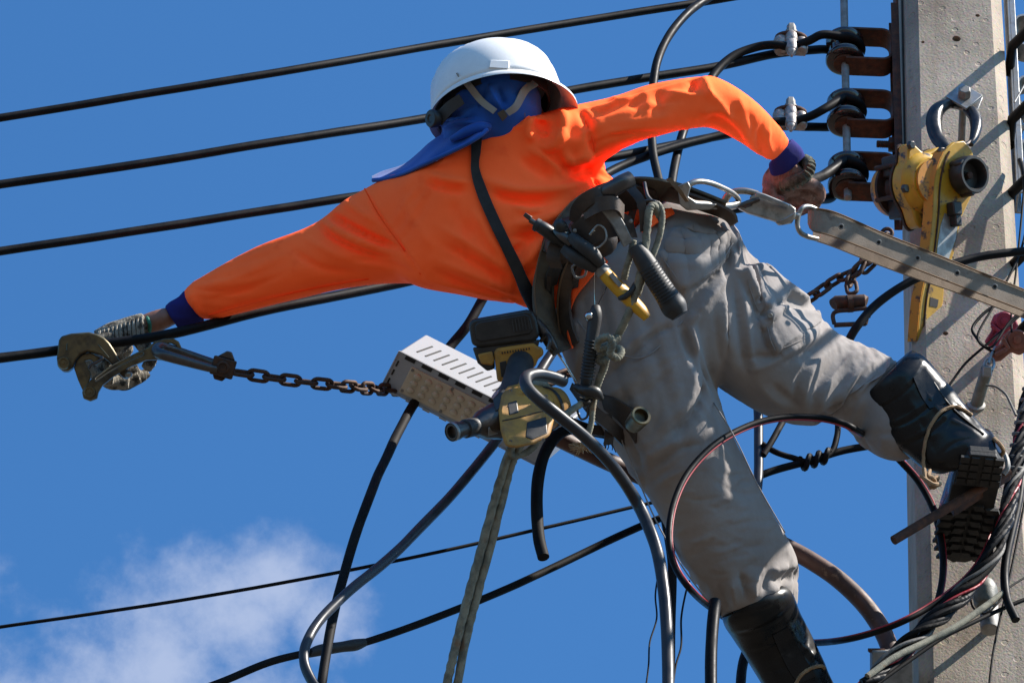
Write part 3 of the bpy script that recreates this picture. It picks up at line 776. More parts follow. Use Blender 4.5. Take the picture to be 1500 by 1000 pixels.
ts = [
    # fold where the right thigh crosses the seat
    ([(1076, 392), (1046, 426), (1022, 458), (1012, 476)], 8, 8), ([(1064, 384), (1036, 414), (1012, 444), (1000, 470)], -7, 8), ([(1012, 476), (1018, 500), (1026, 522)], 4, 6), ([(1000, 478), (1008, 506), (1020, 530)], -6, 7),
    ([(1024, 514), (1038, 556), (1028, 592), (1000, 622), (965, 646)], -11, 9), ([(1012, 535), (1016, 560), (1006, 592), (976, 620)], 3, 8), ([(1046, 560), (1052, 590), (1064, 620)], 4, 8),
    ([(880, 562), (920, 522), (962, 486), (990, 478)], -7, 6), ([(890, 540), (930, 500), (970, 474)], 5, 7), ([(850, 520), (880, 500), (920, 492)], 3, 8), ([(875, 590), (920, 560), (970, 520)], 4, 10), ([(900, 600), (950, 570), (990, 540)], -3, 9),
    # back pocket pulls
    ([(968, 352), (1000, 362), (1040, 356), (1072, 344)], 4, 5), ([(960, 366), (990, 374), (1030, 376)], -4, 5), ([(985, 330), (1010, 340), (1040, 350)], -4, 5), ([(1000, 322), (1030, 336), (1062, 342)], 5, 4), ([(972, 340), (990, 350), (1020, 348)], 4, 5),
    ([(964, 378), (1000, 390), (1040, 388)], 3, 6), ([(1000, 430), (1028, 408), (1058, 384), (1076, 352)], -5, 4), ([(1070, 330), (1080, 350), (1080, 372), (1070, 392)], 6, 6), ([(1084, 340), (1096, 362), (1092, 390)], -5, 6), ([(1096, 356), (1108, 376), (1104, 392)], 4, 6),
    # thigh
    ([(1074, 402), (1082, 456), (1090, 520), (1096, 556)], -6, 6), ([(1084, 402), (1092, 456), (1100, 516), (1110, 550)], 4, 6), ([(1060, 420), (1064, 470), (1070, 530)], 4, 9), ([(1046, 450), (1052, 500), (1060, 545)], -3.5, 9),
    ([(1102, 410), (1110, 460), (1124, 500), (1134, 520)], -5, 5), ([(1088, 528), (1110, 522), (1134, 520), (1160, 506)], -5, 6), ([(1092, 544), (1120, 536), (1150, 520), (1186, 500)], 5, 6),
    # knee and shin pulls towards the boot
    ([(1132, 522), (1166, 508), (1204, 490), (1232, 480)], 6, 6), ([(1140, 536), (1180, 516), (1224, 496)], -4, 6), ([(1176, 600), (1182, 560), (1200, 526), (1252, 492)], 5, 6), ([(1164, 596), (1170, 556), (1190, 522)], -5, 6),
    ([(1202, 616), (1210, 566), (1244, 526), (1276, 512)], 5, 6), ([(1190, 610), (1198, 566), (1222, 528)], -4, 6), ([(1240, 610), (1234, 580), (1258, 546), (1290, 524)], 5, 6), ([(1224, 620), (1222, 580), (1246, 546)], -4, 6), ([(1250, 640), (1254, 606), (1270, 574)], 4, 6),
    ([(1130, 560), (1150, 580), (1180, 600)], -4, 7), ([(1110, 560), (1130, 584), (1160, 602)], 4, 6), ([(1200, 626), (1240, 640), (1290, 650)], 3, 6),
    # left leg
    ([(945, 692), (972, 672), (1000, 656), (1036, 648)], -6, 7), ([(940, 676), (970, 656), (1004, 640)], 5, 8), ([(960, 712), (990, 694), (1030, 680)], 4, 8), ([(910, 630), (930, 660), (940, 690)], -5, 6), ([(925, 615), (945, 650), (952, 680)], 4, 8),
    ([(920, 560), (936, 600), (940, 640)], 3, 10), ([(958, 560), (966, 600), (950, 640)], -3, 9), ([(1085, 838), (1092, 856), (1096, 880)], -9, 5), ([(1110, 836), (1104, 860), (1106, 878)], 6, 5), ([(1070, 846), (1074, 868), (1078, 890)], 6, 5), ([(1050, 850), (1060, 880), (1068, 896)], -5, 5),
    ([(1130, 828), (1124, 850), (1118, 870)], -6, 5), ([(1176, 836), (1150, 846), (1128, 852)], -7, 6), ([(1172, 822), (1146, 832), (1120, 836)], 7, 6), ([(1160, 852), (1140, 862), (1126, 868)], 5, 5),
    ([(990, 780), (1010, 820), (1036, 856)], 4, 8), ([(1040, 700), (1080, 720), (1120, 726)], -2.5, 8)]
r_ = random.Random(11)
for _ in range(60):
    x, y = r_.uniform(985, 1125), r_.uniform(690, 850)
    x += (y - 770) * .35
    l, a = r_.uniform(10, 34), math.radians(r_.uniform(-45, 5))
    dx, dy = l * math.cos(a), l * math.sin(a)
    ts.append(([(x - dx, y - dy), (x, y + r_.uniform(-5, 5)), (x + dx, y + dy)], r_.choice((-1, 1)) * r_.uniform(.9, 2.2), r_.uniform(2.6, 5)))
for _ in range(44):
    x, y = r_.uniform(870, 1010), r_.uniform(520, 700)
    l, a = r_.uniform(12, 40), math.radians(r_.uniform(-75, -15))
    dx, dy = l * math.cos(a), l * math.sin(a)
    ts.append(([(x - dx, y - dy), (x, y + r_.uniform(-5, 5)), (x + dx, y + dy)], r_.choice((-1, 1)) * r_.uniform(.8, 1.9), r_.uniform(2.8, 6)))
stamps = [
    ([(962, 372), (985, 336), (1010, 330), (1070, 342), (1078, 352), (1052, 392), (1000, 428)], 7, 4),        # back pocket
    ([(1080, 396), (1108, 388), (1160, 408), (1194, 428), (1196, 440), (1176, 446), (1152, 434), (1140, 448), (1112, 458)], 11, 4),   # cargo flap
    ([(1116, 452), (1196, 458), (1200, 488), (1134, 518), (1124, 498)], 8, 4),                                # cargo pocket
    ([(1108, 470), (1142, 446), (1148, 456), (1114, 486)], 5, 3),                                            # flap tab
    ([(918, 680), (940, 694), (950, 742), (930, 730)], 6, 4),                                                # left cargo pocket edge
    ([(836, 462), (850, 474), (856, 520), (846, 560), (832, 520)], 6, 4)]                                    # side pocket welt
S2.sculpt(ts, (), gain=1.7); S2.sculpt([], stamps, gain=1.9)
S2.smooth(1, .5)
S2.smooth(1, .2)
trousers = put('trousers', S2.g(), M['trousers'], person, sharp=0)
BV = [S1.bvh(), S2.bvh()]
def surf(px, py, off=.006, y=-.1):
    r = ray(px, py); best = None
    for b in BV:
        h = b.ray_cast(CAM, r)
        if h[0] is not None and (best is None or h[3] < best): best = h[3]
    if best is None: return W(px, py, y)
    return CAM + r * (best - off)
def srow(pts, off=.006, y=-.1, smooth=2):
    """points lying on the clothes, depth smoothed along the row"""
    P = [surf(p[0], p[1], p[2] if len(p) > 2 else off, y) for p in pts]
    d = np.array([(p - CAM).length for p in P])
    for _ in range(smooth):
        e = d.copy(); e[1:-1] = np.minimum(d[1:-1], (d[:-2] + d[2:]) / 2 * .5 + d[1:-1] * .5); d = e
    return [CAM + ray(p[0], p[1]) * t for p, t in zip(pts, d)]
def stube(pts, rpx, off=.008, n=8, k=6, y=-.1, **kw):
    P = srow(pts, off, y)
    rows = [(*p, (rpx[i] if isinstance(rpx, (list, tuple)) else rpx) * mpp(p)) for i, p in enumerate(P)]
    C = cr(rows, k)
    return tube([c[:3] for c in C], [c[3] for c in C], n, **kw)
def sribbon(A, B, th=.003, off=.006, k=6, y=-.1):
    return ribbon(srow(A, off, y), srow(B, off, y), -th if False else th, k=k)
put('armhole_seam', stube([(534, 276), (556, 316), (590, 364), (616, 402)], 1.0, .0012, 6, 6), M['orange_seam'], shirt, sharp=0)
put('armhole_seam', stube([(843, 156), (858, 178), (868, 204), (871, 222)], 1.0, .0012, 6, 6), M['orange_seam'], shirt, sharp=0)
put('sleeve_seam', stube([(306, 462), (360, 447), (450, 425), (540, 409)], .9, .0012, 6, 6), M['orange_seam'], shirt, sharp=0)
# pocket stitching and flap button
seams = [stube(p, 1.1, .0012, 6, 6) for p in ([(846, 470), (872, 500), (910, 520), (950, 520), (1000, 470)], [(900, 620), (930, 690), (960, 760), (1000, 830), (1040, 884)], [(1046, 590), (1076, 640), (1110, 710), (1150, 780)])]
seams += [stube(p, .8, .001, 5, 5) for p in ([(966, 372), (986, 400), (1000, 424)], [(1002, 424), (1030, 406), (1052, 390), (1074, 356)], [(1092, 392), (1098, 420), (1110, 455)], [(1112, 456), (1140, 446), (1152, 434)],
                                             [(1120, 460), (1128, 496), (1136, 514)], [(1136, 514), (1170, 500), (1196, 486)])]
put('pocket_stitching', join(*seams), M['trousers'], trousers, sharp=0)
bp_ = surf(1128, 462, .004)
put('button', lathe(bp_, -FW, [(.0055, -.002), (.0055, .001), (.004, .002), (.001, .0012)], 14), M['galv_dull'], trousers)

# ---- head cloth: hood tight on the head, cape over the shoulder
hood = join(ellipsoid(hc, RX * .088, UP * .112, FW * .098, 28, 18),
            loft([(640, 178, 790, 150, 0, -.02, .09), (648, 190, 770, 180, 0, -.02, .088), (640, 212, 745, 200, .0, -.02, .075), (630, 235, 720, 222, .01, 0, .06)], 28, 5))
S3 = remesh(hood, .0035, 4)
hs = [([(716, 122), (722, 140), (732, 160)], 6, 4), ([(728, 122), (736, 142), (742, 156)], -5, 4), ([(712, 126), (704, 146), (700, 160)], -3.5, 5), ([(652, 160), (672, 142), (690, 130)], 4, 5), ([(650, 175), (680, 158), (700, 150)], -3, 6),
      ([(640, 192), (670, 182), (706, 180)], 5, 5), ([(645, 184), (668, 172), (700, 170)], -5, 5), ([(742, 168), (752, 150), (764, 140)], 3, 5), ([(640, 200), (652, 180), (668, 164)], -3, 5), ([(724, 130), (730, 150), (740, 170)], 3, 4)]
S3.sculpt(hs, gain=2.4); S3.wrinkle(.0028, 13, 2.2); S3.smooth(1, .3)
hoodo = put('head_cloth', S3.g(), M['blue_cloth'], person, sharp=0)
# folded cape, thick sheet draped on the shoulder line
up_e = [(545, 258), (562, 250), (590, 241), (612, 224), (630, 208), (652, 194), (680, 184), (706, 181), (718, 184)]
lo_e = [(546, 264), (566, 262), (592, 254), (616, 243), (640, 232), (664, 221), (686, 210), (702, 200), (714, 190)]
cape = []
yy = [.06, .045, .02, -.01, -.03, -.045, -.06, -.065, -.06]
U_, L_ = [W(a[0], a[1], y + .03) for a, y in zip(up_e, yy)], [W(a[0], a[1], y - .03) for a, y in zip(lo_e, yy)]
def capeg():
    a, b = cr(U_, 8), cr(L_, 8)
    V, F, nn = [], [], 11
    m_ = len(a)
    for i in range(m_):
        pa, pb = Vector(a[i]), Vector(b[i])
        for j in range(nn):
            t = j / (nn - 1)
            p = pa.lerp(pb, t)
            bul = math.sin(math.pi * t) * .010 + .004 * math.sin(t * 9 + i * .22) + .003 * math.sin(i * .5)
            V.append(p - FW * bul)
        for j in range(nn):
            t = 1 - j / (nn - 1)
            p = pa.lerp(pb, t)
            V.append(p + FW * .02)
    w = 2 * nn
    for i in range(m_ - 1):
        for j in range(w): F.append((i * w + j, i * w + (j + 1) % w, (i + 1) * w + (j + 1) % w, (i + 1) * w + j))
    F.append(tuple(range(w))); F.append(tuple((m_ - 1) * w + j for j in range(w - 1, -1, -1)))
    return V, F
put('cape', capeg(), M['blue_cloth'], hoodo, sharp=60)
put('cape_hem', vtube([W(a[0], a[1], y - .035) for a, y in zip(lo_e, yy)], .0042, 8, 6), M['blue_cloth'], hoodo, sharp=0)
put('rolled_edge', ptube([(660, 205, -.07), (684, 193, -.075), (704, 187, -.075), (718, 186, -.07)], [4, 8, 9, 5], 12, 6), M['blue_cloth'], hoodo, sharp=0)

# ---- helmet
hr = W(729, 158, -.012)
e1 = (RX * math.cos(.10) + UP * math.sin(.15) + FW * .05).normalized()
vz = Vector((0, 0, 1))
tilt = math.radians(13)
e3 = (-Vector((0, 1, 0)) * math.cos(tilt) - vz * math.sin(tilt))
e3 = (e3 - e1 * e3.dot(e1)).normalized()
e2 = e3.cross(e1).normalized()
if e2.z < 0: e2 = -e2
def hel(theta, h, f=1.0, vis=True):
    """theta around the rim (0 = front/visor, pi/2 towards the camera), h 0..1 up the dome"""
    a, b, H = .130, .126, .130
    c = math.cos(h * math.pi / 2) ** .72; s = math.sin(h * math.pi / 2) ** .95
    x = a * c * math.cos(theta); y = b * c * math.sin(theta)
    return hr + (e1 * x + e3 * y) * f + e2 * (H * s * (f if f < 1 else 1))
V, F = [], []
nt_, nh = 64, 18
for i in range(nh):
    h = i / (nh - 1) * .995
    for j in range(nt_):
        th = 2 * math.pi * j / nt_
        p = hel(th, h)
        # raised central rib and two side ribs running front to back
        loc = (p - hr); yv = loc.dot(e3)
        rib = math.exp(-((yv) / .017) ** 4) * .007 + math.exp(-((abs(yv) - .045) / .009) ** 4) * .0045
        rib *= min(1, max(0, (h - .18) * 5))
        V.append(p + (loc.normalized()) * rib)
for i in range(nh - 1):
    for j in range(nt_): F.append((i * nt_ + j, i * nt_ + (j + 1) % nt_, (i + 1) * nt_ + (j + 1) % nt_, (i + 1) * nt_ + j))
F.append(tuple((nh - 1) * nt_ + j for j in range(nt_)))
helmet = put('helmet', (V, F), M['helmet'], person, sharp=0, fix=True)
sol = helmet.modifiers.new('shell', 'SOLIDIFY'); sol.thickness = .004; sol.offset = -1
# brim: flares out all round and runs out to a visor in front
V, F = [], []
prof = [(0, .004), (.5, .001), (1, -.004), (1, -.009), (.5, -.006), (0, -.004)]
for j in range(nt_):
    th = 2 * math.pi * j / nt_
    w_ = .010 + .016 * max(0, math.cos(th)) ** 2.2
    dn_ = .004 + .016 * max(0, math.cos(th)) ** 2
    base = hel(th, 0) - hr
    out = base.normalized()
    for q, dz in prof:
        V.append(hr + base * .985 + out * (w_ * q) + e2 * (dz - dn_ * q))
np_ = len(prof)
for j in range(nt_):
    for q in range(np_): F.append((j * np_ + q, j * np_ + (q + 1) % np_, ((j + 1) % nt_) * np_ + (q + 1) % np_, ((j + 1) % nt_) * np_ + q))
put('brim', (V, F), M['helmet'], helmet, sharp=50)
# accessory slot block above the near rim
def hp(px, py, off=.0): 
    # point on the near half of the dome seen at that pixel
    b = HB.ray_cast(CAM, ray(px, py)); return CAM + ray(px, py) * (b[3] - off) if b[0] is not None else W(px, py, -.1)
HB = BVHTree.FromPolygons([tuple(hel(2 * math.pi * j / 40, i / 12 * .99)) for i in range(13) for j in range(40)], [(i * 40 + j, i * 40 + (j + 1) % 40, (i + 1) * 40 + (j + 1) % 40, (i + 1) * 40 + j) for i in range(12) for j in range(40)])
s0, s1, s2, s3 = hp(718, 88, .005), hp(746, 89, .005), hp(746, 101, .006), hp(716, 99, .006)
put('slot_block', prism([s0, s1, s2, s3], FW * .012), M['helmet'], helmet, bevel=.0015)
# suspension: sweat band, crown straps, ratchet knob
V, F = [], []
for j in range(40):
    th = 2 * math.pi * j / 40
    c = hr + e2 * .012 + e1 * (.100 * math.cos(th)) + e3 * (.093 * math.sin(th))
    o_ = (e1 * math.cos(th) + e3 * math.sin(th))
    for q, z in ((0, -.014), (.004, -.014), (.004, .02), (0, .02)): V.append(c + o_ * q + e2 * z)
for j in range(40):
    for q in range(4): F.append((j * 4 + q, j * 4 + (q + 1) % 4, ((j + 1) % 40) * 4 + (q + 1) % 4, ((j + 1) % 40) * 4 + q))
put('sweat_band', (V, F), M['helmet_in'], helmet)
for th in (.5, 1.2, 1.9, 2.6, 3.6, 5.2):
    pts = [hr + e1 * (.112 * math.cos(th)) + e3 * (.102 * math.sin(th)) + e2 * .022]
    for k in range(1, 5):
        a_ = k / 4 * 1.3; pts.append(hr + (e1 * (.116 * math.cos(th)) + e3 * (.104 * math.sin(th))) * math.cos(a_) + e2 * (.022 + .10 * math.sin(a_)))
    tg = (-e1 * math.sin(th) + e3 * math.cos(th)) * .009
    put('crown_strap', ribbon([p - tg for p in pts], [p + tg for p in pts], .002), M['helmet_in'], helmet)
kb = W(634, 174, -.06)
put('ratchet_knob', lathe(kb, (-RX * .75 - FW * .6), [(.012, -.012), (.017, -.010), (.018, .004), (.016, .007), (.008, .007), (.007, .005)], 18), M['black_plastic'], helmet, bevel=.001)
put('ratchet_band', ribbon([W(640, 164, -.06), W(654, 150, -.075), W(672, 138, -.085)], [W(646, 184, -.06), W(660, 168, -.075), W(680, 152, -.085)], .003), M['helmet_in'], helmet)
# chin straps meeting at the buckle
def hs_(px, py, off=.006):
    h = HB3.ray_cast(CAM, ray(px, py)); return CAM + ray(px, py) * ((h[3] if h[0] is not None else (W(px, py, -.07) - CAM).length) - off)
HB3 = S3.bvh()
cA = [(669, 107), (684, 130), (702, 152), (722, 167)]; cB = [(679, 105), (692, 124), (708, 144), (728, 160)]
put('chin_strap', ribbon([hs_(*p, .012) for p in cA], [hs_(*p, .012) for p in cB], .002), M['webbing_grey'], helmet)
cA = [(778, 116), (764, 130), (753, 152), (740, 163)]; cB = [(788, 124), (774, 136), (760, 160), (746, 170)]
put('chin_strap', ribbon([hs_(*p, .012) for p in cA], [hs_(*p, .012) for p in cB], .002), M['webbing_grey'], helmet)
put('buckle', plate([(728, 166), (738, 160), (744, 170), (736, 178)], hs_(736, 168, .016), FW, .006), M['leather'], helmet, bevel=.001)

# ---- gloves: palm, four unequal curled fingers and a thumb, one skin each
def glove(palm, fingers, thumb, vx=.0028):
    gs = [ptube(palm, [p[3] for p in palm], 16, 6)]
    for f in fingers + [thumb]: gs.append(ptube(f, [p[3] for p in f], 10, 6))
    s = remesh(join(*gs), vx, 2); s.wrinkle(.0012, 40, 1.0); return s
lg = glove([(214, 474, .15, 17), (192, 483, .15, 20), (170, 494, .15, 24), (150, 506, .15, 25)],
           [[(165, 495, .125, 11), (140, 502, .12, 10), (128, 525, .125, 9.5), (142, 550, .13, 9.5), (165, 556, .135, 9)],
            [(172, 500, .14, 11), (148, 510, .135, 10.5), (140, 535, .14, 10), (160, 560, .145, 10), (188, 560, .15, 9.5)],
            [(180, 505, .155, 11), (160, 520, .16, 10), (158, 545, .16, 10), (178, 563, .16, 9.5), (204, 554, .165, 9)],
            [(184, 500, .172, 15), (172, 518, .178, 17), (176, 536, .178, 17), (190, 546, .176, 13), (204, 540, .176, 10)],
            [(188, 508, .17, 10), (176, 528, .175, 9), (182, 548, .175, 8.5), (200, 556, .175, 8), (216, 545, .18, 7.5)]],
           [(198, 492, .13, 12), (212, 508, .125, 11), (222, 524, .13, 9.5), (214, 540, .14, 8.5)])
glove_l = put('glove', lg.g(), M['knit'], person, sharp=0)
glove_l['label'] = 'grey knitted glove gripping the wire clamp'
put('wrist_hem', ptube([(214, 462, .145), (219, 474, .128), (219, 486, .145)], 3, 8, 5), M['knit_green'], glove_l)
# ribbed knit of the back of the hand
for k in range(11):
    x = 210 - k * 6.2
    put('knit_rib', ptube([(x, 463 + k * 2.0, .15), (x - 2, 469 + k * 2.2, .122), (x - 1, 489 + k * 2.2, .118)], 2.9, 6, 4), M['knit'], glove_l)
rg = glove([(1166, 238, .17, 18), (1151, 256, .18, 25), (1142, 269, .19, 26), (1152, 281, .2, 20)],
           [[(1158, 268, .17, 11), (1184, 268, .18, 10), (1200, 278, .2, 9), (1198, 292, .21, 9), (1180, 298, .22, 8)],
            [(1154, 277, .19, 11), (1178, 282, .2, 10), (1195, 292, .21, 9), (1188, 304, .22, 9), (1168, 304, .23, 8)],
            [(1148, 284, .21, 11), (1168, 292, .22, 10), (1182, 300, .23, 9), (1172, 310, .24, 8), (1158, 306, .25, 8)],
            [(1142, 285, .23, 9), (1158, 297, .24, 8.5), (1168, 306, .25, 7.5), (1160, 312, .25, 7), (1150, 306, .26, 6.5)]],
           [(1132, 266, .18, 11), (1126, 280, .17, 10), (1134, 292, .17, 9), (1150, 295, .17, 8)])
glove_r = put('glove', rg.g(), M['knit_red'], person, sharp=0)
glove_r['label'] = 'red brown knitted glove with turned back dark cuff'
hx = (W(1168, 264, .19) - W(1143, 221, .152)).normalized()
hcn = W(1161, 253, .176); h1 = (RX - hx * RX.dot(hx)).normalized(); h2 = hx.cross(h1)
hem = vtube([hcn + h1 * (.036 * math.cos(a)) + h2 * (.034 * math.sin(a)) + hx * (.004 * math.sin(3 * a)) for a in np.linspace(0, 2 * math.pi, 14, endpoint=False)], [.0125, .0118, .013, .012, .0128, .0115, .0125, .013, .012, .0125, .0118, .013, .012, .0126], 12, 5, closed=True)
for k in range(26):
    a = 2 * math.pi * k / 26
    q = hcn + h1 * (.036 * math.cos(a)) + h2 * (.034 * math.sin(a)); o_ = (h1 * math.cos(a) + h2 * math.sin(a))
    put('knit_rib', vtube([q + hx * .012 + o_ * .004, q + o_ * .0128, q - hx * .012 + o_ * .004], .0026, 6, 4), M['knit_dark'], glove_r)
put('turned_cuff', hem, M['knit_dark'], glove_r)
# ---- boots
def boot(shaft_st, strokes, extra=()):
    s = remesh(join(loft(shaft_st, 32, 6), *extra), .0034, 2)
    s.sculpt(strokes, gain=.8); s.wrinkle(.0009, 14, 5.0); s.smooth(2, .3)
    return s
def arc(x0, y0, x1, y1, sag=.16):
    mx_, my_ = (x0 + x1) / 2, (y0 + y1) / 2
    nx, ny = -(y1 - y0), (x1 - x0)
    return [(x0, y0), (mx_ + nx * sag * .8, my_ + ny * sag * .8), (x1, y1)] if False else [(x0, y0), (x0 * .75 + x1 * .25 - nx * sag * .75, y0 * .75 + y1 * .25 - ny * sag * .75), (mx_ - nx * sag, my_ - ny * sag), (x0 * .25 + x1 * .75 - nx * sag * .75, y0 * .25 + y1 * .75 - ny * sag * .75), (x1, y1)]
# right boot on the climbing bar: horizontal foot pointing away
sole_z = W(1432, 660, .03).z
def foot(c, tw, L, sc_=1.0):
    # outline of a sole in plan, heel at c, pointing along +Y turned by tw
    pts = []
    for u, w_ in ((0, .026), (.03, .043), (.09, .046), (.15, .046), (.22, .056), (.27, .054), (.31, .038), (.325, .014)):
        pts.append((u, w_))
    ring = [(u * L / .325, w_) for u, w_ in pts] + [(u * L / .325, -w_) for u, w_ in reversed(pts)]
    return [c + V3(math.sin(tw) * u + math.cos(tw) * w_, math.cos(tw) * u - math.sin(tw) * w_, 0) for u, w_ in ring]
def foot_loft(c, tw, L):
    V, F = [], []
    lv = ((0, 1.0, 0), (.03, 1.04, 0), (.06, .96, .0), (.085, .8, .0))
    base = foot(c, tw, L)
    cen = sum(base, Vector()) / len(base)
    n = len(base)
    for k in range(6):
        z = .10 * k / 5
        for p in base:
            d = p - cen
            fwd = d.dot(V3(math.sin(tw), math.cos(tw), 0))
            zz = z * (1.0 if fwd < 0 else max(.5, 1 - fwd * 3.2))
            s = 1 - .25 * (k / 5) ** 2
            V.append(cen + d * s + V3(0, 0, zz))
    for k in range(5):
        for j in range(n): F.append((k * n + j, k * n + (j + 1) % n, (k + 1) * n + (j + 1) % n, (k + 1) * n + j))
    F.append(tuple(range(n - 1, -1, -1))); F.append(tuple(5 * n + j for j in range(n)))
    return V, F
hl = W(1440, 662, -.02)
TW = math.radians(-4)
rb = boot([(1263, 580, 1334, 513, .06, .06, .058), (1268, 596, 1352, 520, .055, .055, .06), (1282, 622, 1382, 553, .05, .05, .058), (1302, 648, 1404, 580, .04, .04, .054), (1330, 668, 1424, 606, .03, .03, .05),
           (1352, 686, 1444, 630, .02, .02, .048), (1376, 694, 1464, 652, .02, .02, .042), (1392, 690, 1470, 664, .02, .02, .035)],
          [(arc(1272, 604, 1358, 530, -.10), -3.2, 3), (arc(1276, 600, 1354, 526, -.10), 2.2, 3), (arc(1290, 632, 1388, 562, -.10), -3.2, 3), (arc(1286, 626, 1384, 556, -.1), 2.2, 3), (arc(1312, 655, 1408, 588, -.1), -3, 3), (arc(1308, 650, 1404, 582, -.1), 2, 3),
           ([(1350, 540), (1378, 580), (1392, 602)], -4, 3.5), ([(1340, 545), (1366, 590), (1384, 610)], 3.5, 4), ([(1392, 585), (1412, 600), (1430, 622)], -3, 4), ([(1340, 600), (1360, 640), (1372, 668)], -3, 5), ([(1384, 610), (1410, 622), (1436, 640)], 4, 4),
           ([(1376, 668), (1400, 648), (1440, 638)], -2.5, 3), ([(1330, 580), (1345, 610), (1350, 640)], 2.5, 6)],
          [foot_loft(hl + V3(0, 0, .008), TW, .315)])
boot_r = put('boot', rb.g(), M['boot'], person, sharp=0)
boot_r['label'] = 'black boot on the climbing bar'
# lug sole: plate, heel block and cleats
def sole_of(c, tw, L, parent):
    base = foot(c, tw, L)
    put('sole', prism(base, V3(0, 0, .016)), M['sole'], parent, bevel=.002)
    ax = V3(math.sin(tw), math.cos(tw), 0); sx = V3(math.cos(tw), -math.sin(tw), 0)
    heel = [p + V3(0, 0, -.010) for p in foot(c, tw, L) if (p - c).dot(ax) < .09]
    put('heel_block', prism(heel, V3(0, 0, .012)), M['sole'], parent, bevel=.002)
    r0 = random.Random(2)
    for i in range(7):
        u = .155 + i * .0225
        w_ = .056 if u < .25 else .056 - (u - .25) * .34
        for s in (-1, 1):
            for (q0, q1) in ((.10, .46), (.56, 1.02)):
                cc = c + ax * (u + .004 * (1 if q0 > .3 else -1)) + sx * (s * w_ * (q0 + q1) / 2)
                put('cleat', box(cc + V3(0, 0, -.0045), sx * (w_ * (q1 - q0) / 2), ax * .0072 + sx * (s * .003), V3(0, 0, .004)), M['sole'], parent)
    for i in range(4):
        u = .012 + i * .02
        for s in (-1, 1):
            for (q0, q1) in ((.12, .48), (.58, .98)):
                cc = c + ax * u + sx * (s * .043 * (q0 + q1) / 2)
                put('cleat', box(cc + V3(0, 0, -.0115), sx * (.043 * (q1 - q0) / 2), ax * .0078, V3(0, 0, .003)), M['sole'], parent)
sole_of(hl, TW, .315, boot_r)
BB = rb.bvh()
def bsurf(px, py, off=.004):
    h = BB.ray_cast(CAM, ray(px, py)); return CAM + ray(px, py) * ((h[3] if h[0] is not None else (W(px, py, 0) - CAM).length) - off)
put('pull_tab', ribbon([bsurf(1338, 552), bsurf(1350, 580), bsurf(1362, 598)], [bsurf(1356, 540), bsurf(1372, 566), bsurf(1386, 590)], .003), M['boot'], boot_r)
put('back_seam', vtube([bsurf(x, y, .002) for x, y in ((1368, 560), (1384, 584), (1402, 604), (1424, 622), (1442, 636))], .0022, 6, 5), M['boot'], boot_r)
# left boot, running out of the frame
lb = boot([(1056, 902, 1146, 854, .085, .085, .07), (1062, 918, 1160, 866, .09, .09, .071), (1082, 948, 1174, 900, .12, .12, .062), (1100, 976, 1192, 935, .13, .13, .055), (1116, 1002, 1206, 965, .13, .13, .05), (1130, 1030, 1222, 1000, .13, .13, .047),
           (1146, 1056, 1236, 1030, .13, .13, .045)],
          [(arc(1070, 930, 1164, 884, -.10), -3, 3), (arc(1067, 925, 1161, 878, -.1), 2.2, 3), (arc(1088, 958, 1178, 914, -.1), -3, 3), (arc(1085, 952, 1175, 908, -.1), 2.2, 3), (arc(1106, 985, 1196, 945, -.1), -2.5, 3),
           ([(1168, 936), (1176, 956), (1190, 974)], -5, 4), ([(1176, 940), (1186, 954), (1196, 966)], 6, 4), ([(1184, 926), (1180, 944), (1186, 960)], -4, 3), ([(1160, 900), (1170, 925), (1180, 950)], -3, 4), ([(1130, 960), (1136, 990), (1150, 1020)], 3, 6)])
lz = W(1215, 1075, .1)
foot_l = foot_loft(lz, math.radians(12), .315)
lb2 = remesh(join(lb.g(), foot_l), .0034, 0)
boot_l = put('boot', lb2.g(), M['boot'], person, sharp=0)
boot_l['label'] = 'black boot of the hanging leg'
sole_of(lz - V3(0, 0, .008), math.radians(12), .315, boot_l)
BB = lb.bvh()
put('pull_tab', ribbon([bsurf(1132, 930), bsurf(1144, 958), bsurf(1158, 985), bsurf(1170, 1000)], [bsurf(1154, 918), bsurf(1166, 940), bsurf(1182, 968), bsurf(1196, 990)], .003), M['boot'], boot_l)
put('ankle_cord', vtube([bsurf(x, y, .004) for x, y in ((1164, 1004), (1172, 990), (1186, 979), (1202, 975), (1208, 978))], .0042, 8, 5, lobes=3, twist=500), M['tan_cord'], boot_l)
BB = rb.bvh()

LEAN = False

